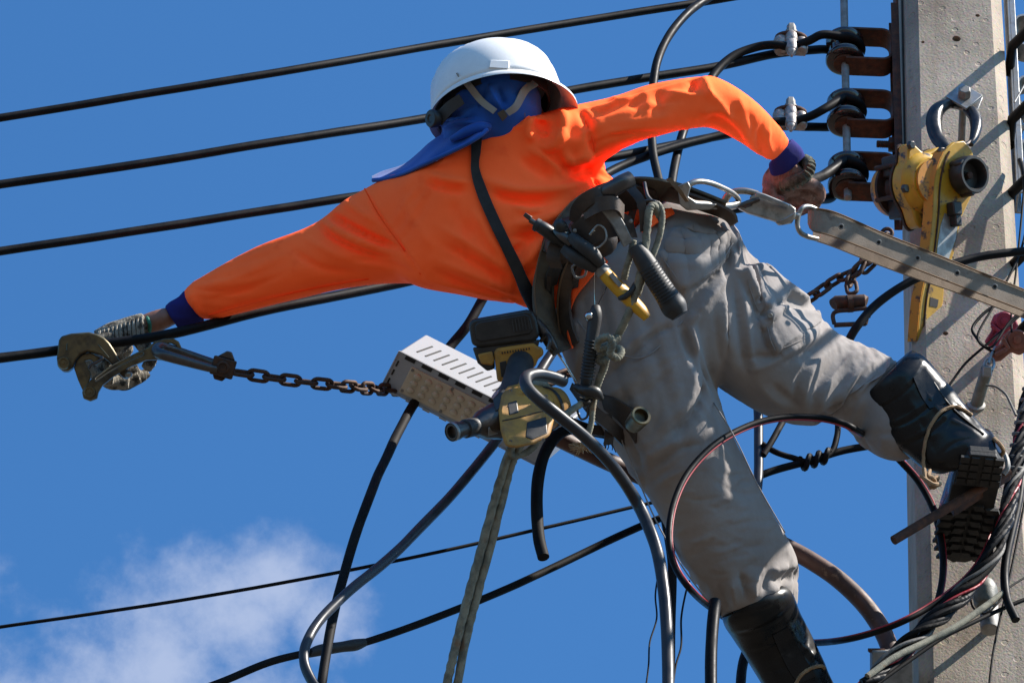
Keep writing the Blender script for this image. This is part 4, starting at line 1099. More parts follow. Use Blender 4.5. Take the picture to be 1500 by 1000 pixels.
# ------------------------------------------------------------------ insulator racks on both sides of the pole
YS = .40                                   # rods of the rack, metres beyond the worker's plane
RK = W(1239.5, 165, YS)
def rack(px_rod, sgn, steel, label, group, spine_dx, n_lo, n_hi):
    base = px_rod
    t = thing('insulator_rack', label, 'insulator rack', base, group)
    sx = Vector((sgn, 0, 0)); up = V3(0, 0, 1); yv = V3(0, 1, 0)
    D = spine_dx
    # spine: folded channel bolted on the pole side
    put('spine', join(box(base + sx * (D + .004) + up * ((n_hi + n_lo) * .1 + .1), sx * .003, yv * .032, up * ((n_hi - n_lo) * .1 + .23)),
                      box(base + sx * (D - .004) + up * ((n_hi + n_lo) * .1) - yv * .030, sx * .006, yv * .0025, up * ((n_hi - n_lo) * .1 + .13)),
                      box(base + sx * (D - .004) + up * ((n_hi + n_lo) * .1) + yv * .030, sx * .006, yv * .0025, up * ((n_hi - n_lo) * .1 + .13))), steel, t, bevel=.001)
    for k in range(n_lo, n_hi + 1):
        c = base + up * (.2 * k)
        # U shaped strap with rounded end and rounded bend
        hz, th, w, rb = .0455, .0055, .026, .02
        path = [V3(0, 0, -hz)] + [V3(D - .012 - rb + rb * math.sin(a), 0, -hz + rb - rb * math.cos(a)) for a in np.linspace(0, math.pi / 2, 6)]
        path += [V3(D - .012 - rb + rb * math.cos(a), 0, hz - rb + rb * math.sin(a)) for a in np.linspace(0, math.pi / 2, 6)] + [V3(0, 0, hz)]
        path = [V3(p.x * sgn, p.y, p.z) for p in path]
        V, F = [], []
        for i, p in enumerate(path):
            tt = (path[min(i + 1, len(path) - 1)] - path[max(i - 1, 0)]).normalized()
            nn = yv.cross(tt)
            for a, b in ((-w, 0), (w, 0), (w, th), (-w, th)): V.append(c + p + yv * a + nn * b * sgn)
        for i in range(len(path) - 1):
            for j in range(4): F.append((i * 4 + j, i * 4 + (j + 1) % 4, i * 4 + 4 + (j + 1) % 4, i * 4 + 4 + j))
        F += [(0, 1, 2, 3), tuple((len(path) - 1) * 4 + j for j in (3, 2, 1, 0))]
        ends = [lathe(c + up * (s * hz - (0 if s < 0 else th) + (.0002 if s < 0 else -.0002)), up, [(.0258, .0), (.0258, th)], 24) for s in (-1, 1)]
        put('bracket', join((V, F), *ends), steel, t, sharp=35, fix=True)
        prof = [(.010, -.040), (.026, -.040), (.036, -.0385), (.0395, -.034), (.0395, -.027), (.037, -.0225), (.0335, -.021), (.0335, -.016), (.029, -.012), (.026, -.006), (.0255, 0), (.026, .006), (.029, .012), (.0335, .016), (.0345, .021), (.038, .025), (.0385, .033), (.035, .038), (.026, .040), (.010, .040)]
        sp = put('insulator', lathe(c, up, [(r_ * 1.09, h_) for r_, h_ in prof], 36), M['glaze'], t, sharp=50)
        put('washer', lathe(c - up * .0445, up, [(.009, 0), (.016, 0), (.016, .004), (.009, .004)], 16), M['rust_orange'], t)
        put('glint_band', lathe(c + up * -.0185, up, [(.0368, -.0026), (.0373, -.001), (.0373, .001), (.0368, .0026)], 30, closed=False), M['galv_dull'], sp)  # pale ring paints in the highlight on the black glaze, not a metal part
    rlo, rhi = base + up * (.2 * n_lo - .072), base + up * (.2 * n_hi + .2)
    rg_ = put('rod', lathe(rlo, up, [(.006, 0), (.0085, .002), (.0085, (rhi - rlo).length)], 16), M['galv_dull'] if steel is not M['galv'] else M['galv'], t)
    return t
rackA = rack(RK, 1, M['rust'], 'rusty brown rack of three black spool insulators on the left side of the pole', 'insulator racks on the pole', .111, -1, 1)
RK2 = V3(W(1482, 140, YS).x + .105, RK.y + .01, W(1490, 140, YS).z)
rackB = rack(RK2, -1, M['galv'], 'grey galvanised insulator rack at the right edge of the pole, cut by the picture edge', 'insulator racks on the pole', .1005, -1, 1)
# bolt ends
def bolt_through(name, label, c, axis, L, r, steel, nut_at, group='bolt ends on the pole sides'):
    t = thing(name, label, 'bolt', c, group)
    put('threaded_rod', lathe(c, axis, [(r * .8, 0), (r, .002)] + [(r * (1 if i % 2 else .88), .003 + (L - .003) * i / 26) for i in range(27)], 12), steel, t, sharp=30)
    put('nut', lathe(c + axis * nut_at, axis, [(r * 1.9, 0), (r * 2.0, .002), (r * 2.0, .014), (r * 1.9, .016)], 6), steel, t, bevel=.001)
    put('washer', lathe(c + axis * (nut_at + .0165), axis, [(r * 2.4, 0), (r * 2.4, .003)], 20), steel, t)
    return t
bolt_through('through_bolt', 'rusty threaded bolt end sticking out left between the rack brackets', W(1284, 211, .41), V3(1, 0, 0), .055, .0085, M['rust_dark'], .026)
bolt_through('through_bolt', 'grey bolt end sticking out at the right edge of the pole', W(1502, 187, .41), V3(-1, 0, 0), .06, .0085, M['galv'], .006)

# ------------------------------------------------------------------ overhead lines; each loops round its spool and comes back to its clamp
def spool_wrap(k, r=.036):
    """points of a turn from behind the spool round its right side to the front left"""
    c = RK + V3(0, 0, .2 * k)
    out = []
    for a, dz in ((125, -.002), (90, 0), (45, .002), (0, .004), (-45, .006), (-80, .007), (-105, .008)):
        out.append(c + V3(math.cos(math.radians(a)) * r, math.sin(math.radians(a)) * r, dz))
    return out
def line(name, label, pts, rpx, before=(), mid=(), after=(), m_='cable', cat='cable', group=None, k=8, n=12):
    P = [W(*p) for p in before] + list(mid) + [W(*p) for p in after] if mid else [W(*p) for p in pts]
    rows = [(*p, rpx * mpp(p)) for p in P]
    C = cr(rows, k)
    for i in range(len(C)):      # cables are never perfectly even
        q = Vector(C[i][:3]); w_ = rpx * mpp(q) * (.07 if name == 'power_line' else .2)
        C[i][:3] += np.array([noise.noise(q * 7 + Vector((a, rpx, 0))) for a in (0, 7, 13)]) * w_
        C[i][3] *= 1 + .03 * noise.noise(q * 25)
    o = put(name, tube([c[:3] for c in C], [c[3] for c in C], n), M[m_], sharp=50)
    return tag(o, label, cat, group)
G = 'overhead wires running left from the rack'
line('power_line', 'topmost black overhead wire crossing above the helmet', [(-60, 182, .15), (0, 173, .16), (200, 140, .2), (420, 104, .26), (640, 66, .32), (840, 33, .37), (1030, 3, .4), (1130, -14, .42)], 6.2, group=G)
line('power_line', 'second black overhead wire, passing behind the helmet into the top spool', None, 6.6,
     [(-60, 279, .12), (0, 270, .14), (200, 241, .18), (420, 205, .24), (615, 175, .29), (750, 150, .33), (845, 131, .35), (960, 112, .37), (1050, 98, .385), (1130, 80, .40), (1185, 74, .42), (1215, 74, .44)], spool_wrap(1),
     [(1205, 51, .355), (1185, 60, .36), (1160, 68, .365), (1130, 66, .365), (1105, 70, .37), (1075, 82, .375), (1050, 104, .38), (1030, 135, .38), (1010, 170, .38), (1000, 195, .38), (992, 225, .37), (985, 262, .35), (976, 330, .3)], group=G)
line('power_line', 'third black overhead wire, passing behind the back into the middle spool', None, 6.6,
     [(-60, 377, .10), (0, 368, .12), (200, 338, .17), (495, 292, .24), (700, 262, .29), (880, 233, .33), (990, 212, .36), (1050, 200, .375), (1130, 186, .40), (1185, 186, .42), (1215, 186, .44)], spool_wrap(0),
     [(1207, 160, .355), (1188, 170, .36), (1162, 178, .365), (1130, 180, .365), (1060, 197, .36), (1000, 212, .35), (950, 228, .34), (900, 248, .33), (850, 280, .3), (800, 320, .25)], group=G)
line('power_line', 'lowest black overhead wire, held by the left glove and the wire grip', None, 7.6,
     [(-60, 531, .06), (0, 524, .08), (85, 513, .10), (160, 503, .105), (250, 489, .112), (400, 452, .15), (600, 411, .20), (800, 360, .25), (1000, 318, .31), (1165, 294, .38), (1215, 290, .44)], spool_wrap(-1),
     [(1208, 256, .34), (1194, 262, .27), (1180, 268, .15), (1168, 274, .0), (1156, 280, -.1), (1146, 288, -.15)], group=G)
line('jumper_cable', 'black jumper curving down from the topmost wire behind the raised arm', [(1060, -14, .40), (1036, -2, .38), (1008, 18, .36), (980, 52, .34), (963, 90, .33), (956, 130, .33), (954, 170, .33), (956, 220, .32), (964, 262, .31), (980, 320, .28)], 6.4)
# parallel groove clamps
def pg_clamp(px, py, y, label):
    c = W(px, py, y)
    up = V3(0, 0, 1)
    t = thing('line_clamp', label, 'wire clamp', c, 'wire clamps at the spools')
    parts = []
    for dx, h, r in ((-.0225, .022, .0165), (.0215, .021, .0150), (0, .030, .0140)):
        prof = [(r * .5, -h), (r * .85, -h * .92), (r, -h * .7), (r, -.003), (r * .9, -.001), (r * .9, .001), (r, .003), (r, h * .7), (r * .8, h * .95), (r * .4, h)]
        parts.append(lathe(c + V3(dx, -.010 if dx == 0 else 0, 0), up, prof, 16))
    put('clamp_body', join(*parts, box(c + V3(0, .004, 0), V3(.032, 0, 0), V3(0, .013, 0), up * .014)), M['clamp'], t, sharp=45)
    put('clamp_plate', lathe(c + up * .020, up, [(.034, 0), (.036, .002), (.036, .006), (.033, .008)], 20, scale_v=.6, ref=V3(1, 0, 0)), M['rust'], t)
    put('bolt_head', lathe(c + V3(0, -.010, .027), up, [(.0125, 0), (.013, .012), (.0105, .013), (.0105, .024), (.0095, .028), (.006, .029)], 6), M['galv_dull'], t, bevel=.0006)
    put('bolt_tip', lathe(c + V3(0, -.010, -.026), -up, [(.0105, 0), (.0108, .006), (.008, .010), (.005, .017), (.003, .020)], 12), M['clamp'], t)
    return t
pg_clamp(1159, 67, .375, 'grey bolted wire clamp left of the top spool')
pg_clamp(1158, 176, .375, 'grey bolted wire clamp left of the middle spool, half hidden by the sleeve')
pg_clamp(1161, -40, .375, 'grey bolted wire clamp cut by the top edge, only its tip showing')

# ------------------------------------------------------------------ loose cables below
line('loose_cable', 'black cable dropping from behind the shirt past the lamp, nearly straight', [(760, 350, .12), (735, 390, .1), (708, 437, .16), (684, 478, .18), (650, 520, .2), (606, 592, .16), (572, 656, .08), (538, 735, -.02), (514, 805, -.03), (496, 870, -.03), (480, 940, -.04), (468, 1040, -.05)], 7.3, m_='cable_old', group='loose cables hanging below the lineman')
line('loose_cable', 'black cable sweeping out from under the lamp into a bright bend at lower left', [(880, 430, .1), (838, 480, .06), (806, 520, .05), (770, 580, .04), (722, 652, .0), (664, 722, -.03), (604, 784, -.06), (556, 828, -.08), (508, 868, -.1), (470, 905, -.11), (450, 940, -.12), (446, 966, -.12), (454, 990, -.12), (476, 1025, -.12)], 7.6, m_='cable_grey', group='loose cables hanging below the lineman')
line('loose_cable', 'thick grey cable hooked over at its top, arching down in front of the left leg', [(826, 559, -.32), (806, 552, -.34), (786, 548, -.36), (771, 552, -.37), (771, 565, -.38), (786, 582, -.38), (820, 610, -.36), (862, 644, -.32), (900, 686, -.26), (932, 734, -.2), (954, 784, -.2), (968, 840, -.2), (977, 910, -.2), (978, 1030, -.2)], 9.2, m_='cable_grey', group='loose cables hanging below the lineman', n=14)
line('loose_cable', 'short black cable with a cut end bent down below the impact wrench', [(796, 815, -.08), (789, 785, -.08), (786, 740, -.08), (789, 695, -.08), (798, 662, -.08), (815, 638, -.07), (840, 627, -.06), (880, 632, -.03), (930, 645, .06)], 9.0, m_='cable_old', group='loose cables hanging below the lineman', n=14)
line('loose_cable', 'black upright cable stub with a cut top beside the lower boot', [(1047, 880, -.1), (1044, 915, -.1), (1042, 960, -.1), (1042, 1030, -.1)], 9.0, m_='cable', group='loose cables hanging below the lineman', n=14)
line('loose_cable', 'black cable seen between the big grey loop and the leg, running down', [(962, 700, .1), (978, 780, .1), (984, 830, .1), (984, 900, .1), (980, 1030, .1)], 6.5, m_='cable_old', group='loose cables hanging below the lineman')
line('loose_cable', 'black cable dropping behind the legs between thigh and coiled wrap', [(1106, 540, .25), (1110, 580, .25), (1112, 640, .25), (1112, 690, .24), (1108, 740, .22)], 7.0, m_='cable_grey', group='loose cables hanging below the lineman')
line('loose_cable', 'short black cable showing beside the heel of the lower boot', [(1120, 900, .5), (1100, 940, .5), (1088, 975, .5), (1084, 1030, .5)], 7.5, m_='cable', group='loose cables hanging below the lineman')
line('thin_wire', 'thin straight black wire crossing the cloud at lower left', [(-60, 927, .3), (0, 918, .3), (300, 873, .3), (600, 817, .3), (924, 743, .3), (1100, 700, .3)], 2.7, m_='cable_old', cat='wire')
line('thin_wire', 'thin wavy wire hanging left of the lower leg, inside the grey loop', [(966, 830, .05), (960, 870, .05), (962, 905, .05), (952, 940, .05), (950, 975, .05), (944, 1020, .05)], 1.3, m_='cable_old', cat='wire')
line('thin_wire', 'thin wavy wire hanging close to the cut cable stub', [(1010, 850, .05), (1004, 870, .05), (998, 905, .05), (998, 945, .05), (990, 975, .05), (984, 1020, .05)], 1.5, m_='cable_old', cat='wire')
sl = line('messenger_cable', 'black cable with a taped splice rising from the bottom edge to behind the leg', [(280, 1014, .12), (330, 996, .13), (400, 968, .14), (470, 951, .15), (520, 944, .16), (600, 918, .17), (700, 880, .18), (800, 836, .2), (935, 772, .22), (1060, 722, .24), (1125, 692, .25), (1190, 674, .26), (1235, 660, .27), (1290, 650, .28)], 5.6, m_='cable_old')
C = [(452, 957, .15), (470, 951.5, .15), (500, 947, .155), (520, 944, .16), (535, 940, .16)]
put('splice_tape', ptube(C, [6, 8.5, 8, 8.8, 6], 12, 8), M['tape'], sl)
# coiled wrap on the messenger
wr = []
for k in range(60):
    t = k / 59; a = t * 3.2 * 2 * math.pi
    c = W(1172 + 44 * t, 680 - 14 * t, .255); r = .0115
    wr.append(c + UP * (r * math.cos(a)) + FW * (r * math.sin(a)))
put('coiled_wrap', tube(wr, .006, 8), M['cable'], sl)
line('tie_wire', 'black tie wire slanting up from the coiled wrap behind the knee', [(1118, 666, .24), (1134, 640, .24), (1150, 612, .25), (1170, 584, .25)], 5, m_='cable_old', cat='wire')
line('tie_wire', 'black slack wire sagging left of the coiled wrap', [(1116, 650, .24), (1136, 662, .245), (1160, 670, .25), (1186, 676, .255), (1216, 664, .26), (1226, 640, .26), (1228, 618, .27)], 4.6, m_='cable_old', cat='wire')

# two core service wires: black with a red core running along it
def red_black(label, pts, r1, r2, off=(3.6, 2.4)):
    P = cr([(*W(*p), mpp(W(*p))) for p in pts], 9)
    t = thing('service_wire', label, 'cable', Vector(P[0][:3]), 'red and black service wires')
    put('black_core', tube([p[:3] for p in P], [p[3] * r1 for p in P], 10), M['cable'], t)
    Q = []
    for i, p in enumerate(P):
        a, b = P[max(i - 1, 0)], P[min(i + 1, len(P) - 1)]
        tt = (Vector(b[:3]) - Vector(a[:3])).normalized()
        s = FW.cross(tt).normalized()
        Q.append(Vector(p[:3]) + s * (off[0] * p[3]) - FW * (off[1] * p[3]))
    put('red_core', tube(Q, [p[3] * r2 for p in P], 8), M['red_wire'], t)
    return t
red_black('red and black wire looping in front of the lower leg to the pole bundle',
          [(1310, 664, .22), (1276, 644, .1), (1255, 630, -.08), (1232, 619, -.11), (1200, 612, -.11), (1150, 611, -.13), (1100, 622, -.15), (1048, 650, -.16), (1008, 692, -.16), (986, 740, -.16), (980, 790, -.16), (990, 832, -.15), (1016, 868, -.13), (1050, 896, .2), (1090, 920, .48),
           (1140, 938, .46), (1195, 941, .36), (1250, 934, .2), (1310, 915, .12), (1362, 888, .12), (1410, 852, .12), (1438, 818, .12), (1456, 780, .14)], 5.0, 1.8, (-3.9, 2.2))
red_black('red and black wire bowing down beside the pole edge under the upper boot',
          [(1296, 652, .1), (1318, 674, .12), (1346, 706, .14), (1368, 748, .15), (1380, 800, .15), (1380, 850, .14), (1366, 900, .13), (1340, 945, .12), (1306, 980, .11), (1262, 1012, .1)], 5.2, 1.8, (-3.9, 2.2))
line('loose_cable', 'thick dark cable rising across the lanyard strap to the right edge', [(1240, 505, .02), (1256, 478, .0), (1282, 448, -.01), (1320, 420, -.02), (1364, 398, -.02), (1420, 380, -.01), (1470, 371, .0), (1540, 364, .02)], 6.4, m_='cable')

# lines of the second run leave the grey rack to the right and towards the viewer
for k_, lab in ((1, 'uppermost'), (0, 'second from the top'), (-1, 'third from the top'), (-2, 'fourth from the top'), (-3, 'lowest')):
    p0 = W(1484, 58 - 107 * (k_ - 1), .30)
    p0 = V3(p0.x, Y0 + .52, p0.z)
    dd = V3(1, -1.6, 0).normalized()
    o = put('power_line', tube([p0 - V3(0, -.08, 0), p0, p0 + dd * .5 , p0 + dd * 1.5 - V3(0, 0, .01), p0 + dd * 9 - V3(0, 0, .1)], .0115, 10), M['cable'])
    tag(o, 'black wire leaving the grey rack to the right, ' + lab + ' of five', 'cable', 'wires of the second run leaving to the right')

# ------------------------------------------------------------------ wire grip in the left hand
gc = W(180, 515, .085)
gn = (FW * .95 + V3(0, 1, 0) * .2).normalized()
grip = thing('wire_grip', 'olive cast steel cable grip clamped on the lowest wire by the left glove', 'cable grip', gc)
def gp(pts, off, th, m_, name, par=None, bev=.002, smooth=0): return put(name, plate(pts, gc + gn * off, gn, th, smooth), m_, par or grip, bevel=bev)
gp([(86, 498), (90, 492), (104, 488), (130, 486), (142, 489), (152, 494), (160, 502), (166, 511), (174, 524), (190, 548), (186, 553), (180, 552), (172, 544), (158, 527), (148, 520), (138, 516), (128, 514), (118, 518), (111, 526), (106, 538), (100, 543), (92, 543), (84, 536), (83, 524)], -.012, .03, M['bronze'], 'upper_jaw', bev=.003)
gp([(108, 538), (112, 528), (120, 519), (131, 516), (141, 520), (150, 528), (140, 534), (132, 526), (124, 528), (134, 548), (128, 566), (122, 574), (114, 556)], -.002, .016, M['bronze'], 'swing_link', bev=.002)
gp([(120, 574), (124, 566), (136, 552), (164, 534), (200, 516), (218, 508), (226, 500), (240, 496), (254, 495), (262, 500), (266, 509), (268, 514), (262, 514), (258, 506), (250, 502), (242, 504), (237, 510), (235, 517), (236, 522), (248, 526), (252, 529), (230, 526), (214, 527), (190, 537), (166, 551), (150, 564), (144, 574), (142, 583), (132, 587), (122, 583)], -.022, .014, M['bronze'], 'pull_arm', bev=.0025)
put('arm_rib', ptube([(140, 558, .058), (166, 541, .058), (200, 524, .058), (210, 520, .058), (208, 516, .058), (196, 520, .058), (164, 536, .058), (142, 552, .058), (139, 556, .058)], 1.1, 6, 4), M['bronze'], grip)
put('arm_rib', ptube([(98, 513, .07), (98, 505, .07), (104, 500, .07), (124, 498, .07), (140, 502, .07), (150, 512, .07), (160, 524, .07)], 1.1, 6, 4), M['bronze'], grip)
for x, y, r in ((93, 531, 8.5), (131, 574, 8.5)):
    c = on_plane(x, y, gc - gn * .024, gn); k = mpp(c)
    put('pivot_bolt', lathe(c + gn * .004, -gn, [(r * k * 1.1, -.028), (r * k * 1.1, .002), (r * k * .95, .005), (r * k * .7, .005), (r * k * .62, .003), (r * k * .3, .003), (r * k * .25, .006), (.0005, .006)], 20), M['bronze'], grip)
c = on_plane(188, 548, gc - gn * .01, gn)
put('worn_tip', ellipsoid(c, RX * .008, UP * .007, FW * .008, 12, 8), M['alu'], grip)
put('cam_spring', ptube([(140, 520, .08), (150, 524, .075), (143, 530, .08), (134, 534, .085), (130, 540, .09)], 2.2, 8, 5), M['steel_dark'], grip)
# shackle, swivel block
sh = thing('shackle', 'dark forged shackle and swivel block linking the wire grip to the chain', 'shackle', W(270, 520, .05))
put('bow', ptube([(318, 533, .065), (300, 527, .07), (262, 514, .07), (244, 509, .06), (233, 508, .05), (229, 513, .04), (234, 518, .032), (250, 523, .03), (300, 537, .045), (318, 541, .05)], [6, 6, 6, 6.5, 7, 7.5, 8, 8, 6.5, 6], 12, 6), M['steel_dark'], sh)
bc = W(327, 538, .055)
bx, by = (RX * math.cos(.28) - UP * math.sin(.28)), (UP * math.cos(.28) + RX * math.sin(.28))
k = mpp(bc)
put('swivel_block', box(bc, bx * 17 * k, by * 14 * k, FW * .016), M['rust_dark'], sh, bevel=.003)
put('block_pin', lathe(bc - FW * .016, -FW, [(10 * k, -.002), (10 * k, .001), (8 * k, .003), (6.5 * k, .003), (6 * k, .001), (.0005, .001)], 18), M['rust_dark'], sh)
put('top_ear', prism([bc + bx * (-12 * k) + by * 14 * k - FW * .008, bc + bx * (-1 * k) + by * 25 * k - FW * .008, bc + bx * (6 * k) + by * 25 * k - FW * .008, bc + bx * (14 * k) + by * 14 * k - FW * .008], FW * .016), M['steel_dark'], sh, bevel=.002)
put('lower_ear', prism([bc + bx * (-12 * k) - by * 14 * k - FW * .008, bc + bx * (-8 * k) - by * 20 * k - FW * .008, bc + bx * (4 * k) - by * 20 * k - FW * .008, bc + bx * (8 * k) - by * 14 * k - FW * .008], FW * .016), M['rust_dark'], sh, bevel=.002)
# chain links share one mesh
def link_mesh(L, wdt, r):
    a = L / 2 - wdt / 2
    pts = []
    for an in np.linspace(-90, 90, 9): pts.append(V3(a + math.cos(math.radians(an)) * wdt / 2, math.sin(math.radians(an)) * wdt / 2, 0))
    for an in np.linspace(90, 270, 9): pts.append(V3(-a + math.cos(math.radians(an)) * wdt / 2, math.sin(math.radians(an)) * wdt / 2, 0))
    return tube(pts, r, 8, closed=True)
LINK = as_mesh('link', link_mesh(.0405, .0205, .0043), M['rust_dark'], 0)
def chain(label, rows, pitch=.0312, roll0=.35, group='rusty pulling chain'):
    t = thing('chain', label, 'chain', W(*rows[0]), group)
    C = [Vector(c) for c in cr([tuple(W(*p)) for p in rows], 20)]
    d = [0]
    for i in range(1, len(C)): d.append(d[-1] + (C[i] - C[i - 1]).length)
    def at(s):
        for i in range(1, len(C)):
            if d[i] >= s:
                u = (s - d[i - 1]) / max(d[i] - d[i - 1], 1e-9); return C[i - 1].lerp(C[i], u)
        return C[-1]
    n = int((d[-1] - .01) / pitch)
    rr = random.Random(len(label))
    for i in range(n):
        s = .016 + i * pitch
        p, q = at(s - .012), at(s + .012)
        x = (q - p).normalized()
        y = (UP - x * UP.dot(x)).normalized(); z = x.cross(y)
        an = (roll0 if i % 2 else roll0 + math.pi / 2) + rr.uniform(-.22, .22)
        y2 = y * math.cos(an) + z * math.sin(an); z2 = x.cross(y2)
        mw = Matrix(((x.x, y2.x, z2.x, 0), (x.y, y2.y, z2.y, 0), (x.z, y2.z, z2.z, 0), (0, 0, 0, 1)))
        share('link', LINK, t, Matrix.Translation(at(s)) @ mw)
    return t
chain('rusty chain pulled taut from the swivel block to behind the lamp', [(343, 545, .06), (420, 556, .065), (500, 565, .07), (575, 571, .16), (640, 572, .28)])
chain('rusty chain piece showing behind the rope under the belt', [(800, 560, .12), (830, 548, .13), (870, 540, .14), (920, 530, .16)])
chain('rusty chain rising from behind the thigh pocket to the hoist', [(1160, 452, .20), (1196, 430, .19), (1224, 410, .18), (1248, 400, .17), (1270, 380, .16), (1292, 352, .15), (1306, 332, .14)], roll0=.6)
chain('short rusty chain hanging slack above the clevis', [(1262, 384, .165), (1256, 398, .17), (1246, 408, .175), (1248, 424, .17), (1250, 444, .17)], roll0=.2)
chain('slack rusty chain run doubled beside the hoist chain', [(1300, 345, .16), (1286, 372, .175), (1266, 394, .19), (1240, 404, .2)], roll0=1.0)
# clevis hanging from the chain
cl = thing('clevis', 'rusty clevis with an open square frame hanging from the chain', 'clevis', W(1245, 440, .17))
k = mpp(W(1245, 440, .17))
put('roller', tube([W(1221, 446, .17), W(1224, 444, .17), W(1266, 442, .17), W(1269, 443, .17)], [9 * k, 11 * k, 11 * k, 9 * k], 16), M['rust_dark'], cl, sharp=30)
put('collar', tube([W(1241, 445, .168), W(1249, 444.5, .168)], [13 * k] * 2, 16), M['rust_dark'], cl, sharp=30)
put('frame', join(ptube([(1222, 474, .18), (1220, 462, .175), (1226, 456, .17), (1245, 454, .17), (1262, 452, .17), (1270, 452, .17)], 3.2, 8, 4), ptube([(1222, 476, .18), (1268, 474, .18)], 3.6, 8, 2), ptube([(1269, 453, .17), (1270, 466, .175), (1268, 475, .18)], 2.8, 8, 3)), M['rust_dark'], cl)
put('side_lug', box(W(1272, 458, .17), RX * 3 * k, UP * 8 * k, FW * .012), M['rust_dark'], cl, bevel=.002)

# ------------------------------------------------------------------ lever hoist hung on the pole bolt
pb = front(1409, 214)
bolt = thing('eye_bolt', 'long pole bolt with diamond square washer holding the hoist hook', 'bolt', pb)
wz = W(1404, 143, .205); ny = V3(0, -1, 0)
put('shank', cyl(pb + V3(0, .02, 0), V3(pb.x - .003, wz.y, wz.z), .0085, 14), M['galv_dull'], bolt)
cw = V3(pb.x - .003, wz.y, wz.z)
dx = V3(1, 0, 0)
def diamond(c, s, rot):
    a, b = V3(math.cos(rot), 0, math.sin(rot)) * s, V3(-math.sin(rot), 0, math.cos(rot)) * s
    return [c + a, c + b, c - a, c - b]
put('square_washer', prism(diamond(cw, .040, .10), V3(0, -.006, 0)), M['galv'], bolt, bevel=.0008)
put('square_washer', prism(diamond(cw + V3(.010, .014, -.004), .036, .5), V3(0, -.006, 0)), M['galv'], bolt, bevel=.0008)
put('bolt_head', lathe(cw + V3(0, -.006, 0), ny, [(.0145, 0), (.015, .002), (.015, .016), (.012, .020), (.004, .020)], 6), M['galv_dull'], bolt, bevel=.001)

AX = (RX * .60 + UP * .12 - FW * .79).normalized()          # hoist axis, pointing at the viewer
hv_ = (UP - AX * UP.dot(AX)).normalized(); hu = hv_.cross(AX)  # in-plate axes: up and right
if hu.dot(RX) < 0: hu = -hu
H0 = W(1352, 270, .17)
ho = thing('lever_hoist', 'worn yellow lever chain hoist hung on the pole', 'hoist', H0)
def hp_(u, v, a): return H0 + hu * u + hv_ * v + AX * a
put('back_cover', lathe(hp_(0, 0, -.110), AX, [(.012, -.008), (.040, -.004), (.054, .004), (.058, .018), (.058, .026)], 32), M['yellow_edge'], ho, sharp=45)
put('back_flange', lathe(hp_(0, 0, -.084), AX, [(.061, 0), (.061, .007)], 32), M['rust_dark'], ho)
put('chain_wheel', lathe(hp_(0, 0, -.076), AX, [(.040, 0), (.030, .014), (.028, .024), (.040, .038), (.046, .040)], 24), M['black_rubber'], ho)
put('chain_guide', join(box(hp_(-.01, .045, -.045), hu * .032, hv_ * .022, AX * .034), box(hp_(-.01, -.045, -.05), hu * .025, hv_ * .020, AX * .028)), M['black_rubber'], ho, bevel=.004)
def lobed(r, ears, n=72):
    pts = []
    for i in range(n):
        a = 2 * math.pi * i / n
        q = r
        for ea, er, ew in ears:
            d = (a - ea + math.pi) % (2 * math.pi) - math.pi
            q = max(q, r + er * math.exp(-(d / ew) ** 2))
        pts.append((q * math.cos(a), q * math.sin(a)))
    return pts
ears = [(math.radians(112), .026, .22), (math.radians(56), .026, .24), (math.radians(-105), .03, .3)]
lob = lobed(.066, ears)
def lobe_prism(a0, a1, s=1.0): return prism([hp_(u * s, v * s, a0) for u, v in lob], AX * (a1 - a0))
put('gear_flange', lobe_prism(-.030, -.024, 1.03), M['rust_dark'], ho)
put('gear_case', lobe_prism(-.024, .010), M['yellow'], ho, bevel=.006)
put('case_cover', lathe(hp_(0, 0, .010), AX, [(.066, 0), (.064, .004), (.056, .010), (.050, .016), (.050, .020)], 40), M['yellow'], ho, sharp=50)
put('brake_gap', lathe(hp_(0, 0, .029), AX, [(.046, 0), (.046, .008)], 32), M['yellow_edge'], ho)
for u, v in ((-.036, .080), (.047, .068), (-.062, -.012)):
    put('case_bolt', lathe(hp_(u, v, .009), AX, [(.0095, 0), (.0095, .008), (.008, .010), (.004, .010)], 6), M['steel_dark'], ho, bevel=.0006)
for u, v in ((-.048, .045), (-.052, -.022)):
    put('tie_rod', cyl(hp_(u, v, -.09), hp_(u, v, -.02), .0055, 10), M['rust_dark'], ho)
# lever: hub plate, channel arm
lc = hp_(0, 0, .044)
ln = AX
lev_out = [(1382, 222), (1398, 208), (1412, 206), (1424, 220), (1430, 244), (1424, 286), (1408, 320), (1398, 370), (1384, 408), (1382, 440), (1371, 500), (1367, 512), (1348, 505), (1343, 499), (1348, 440), (1356, 400), (1362, 350), (1366, 310), (1368, 270), (1374, 240)]
pts = [on_plane(x, y, lc, ln) for x, y in lev_out]
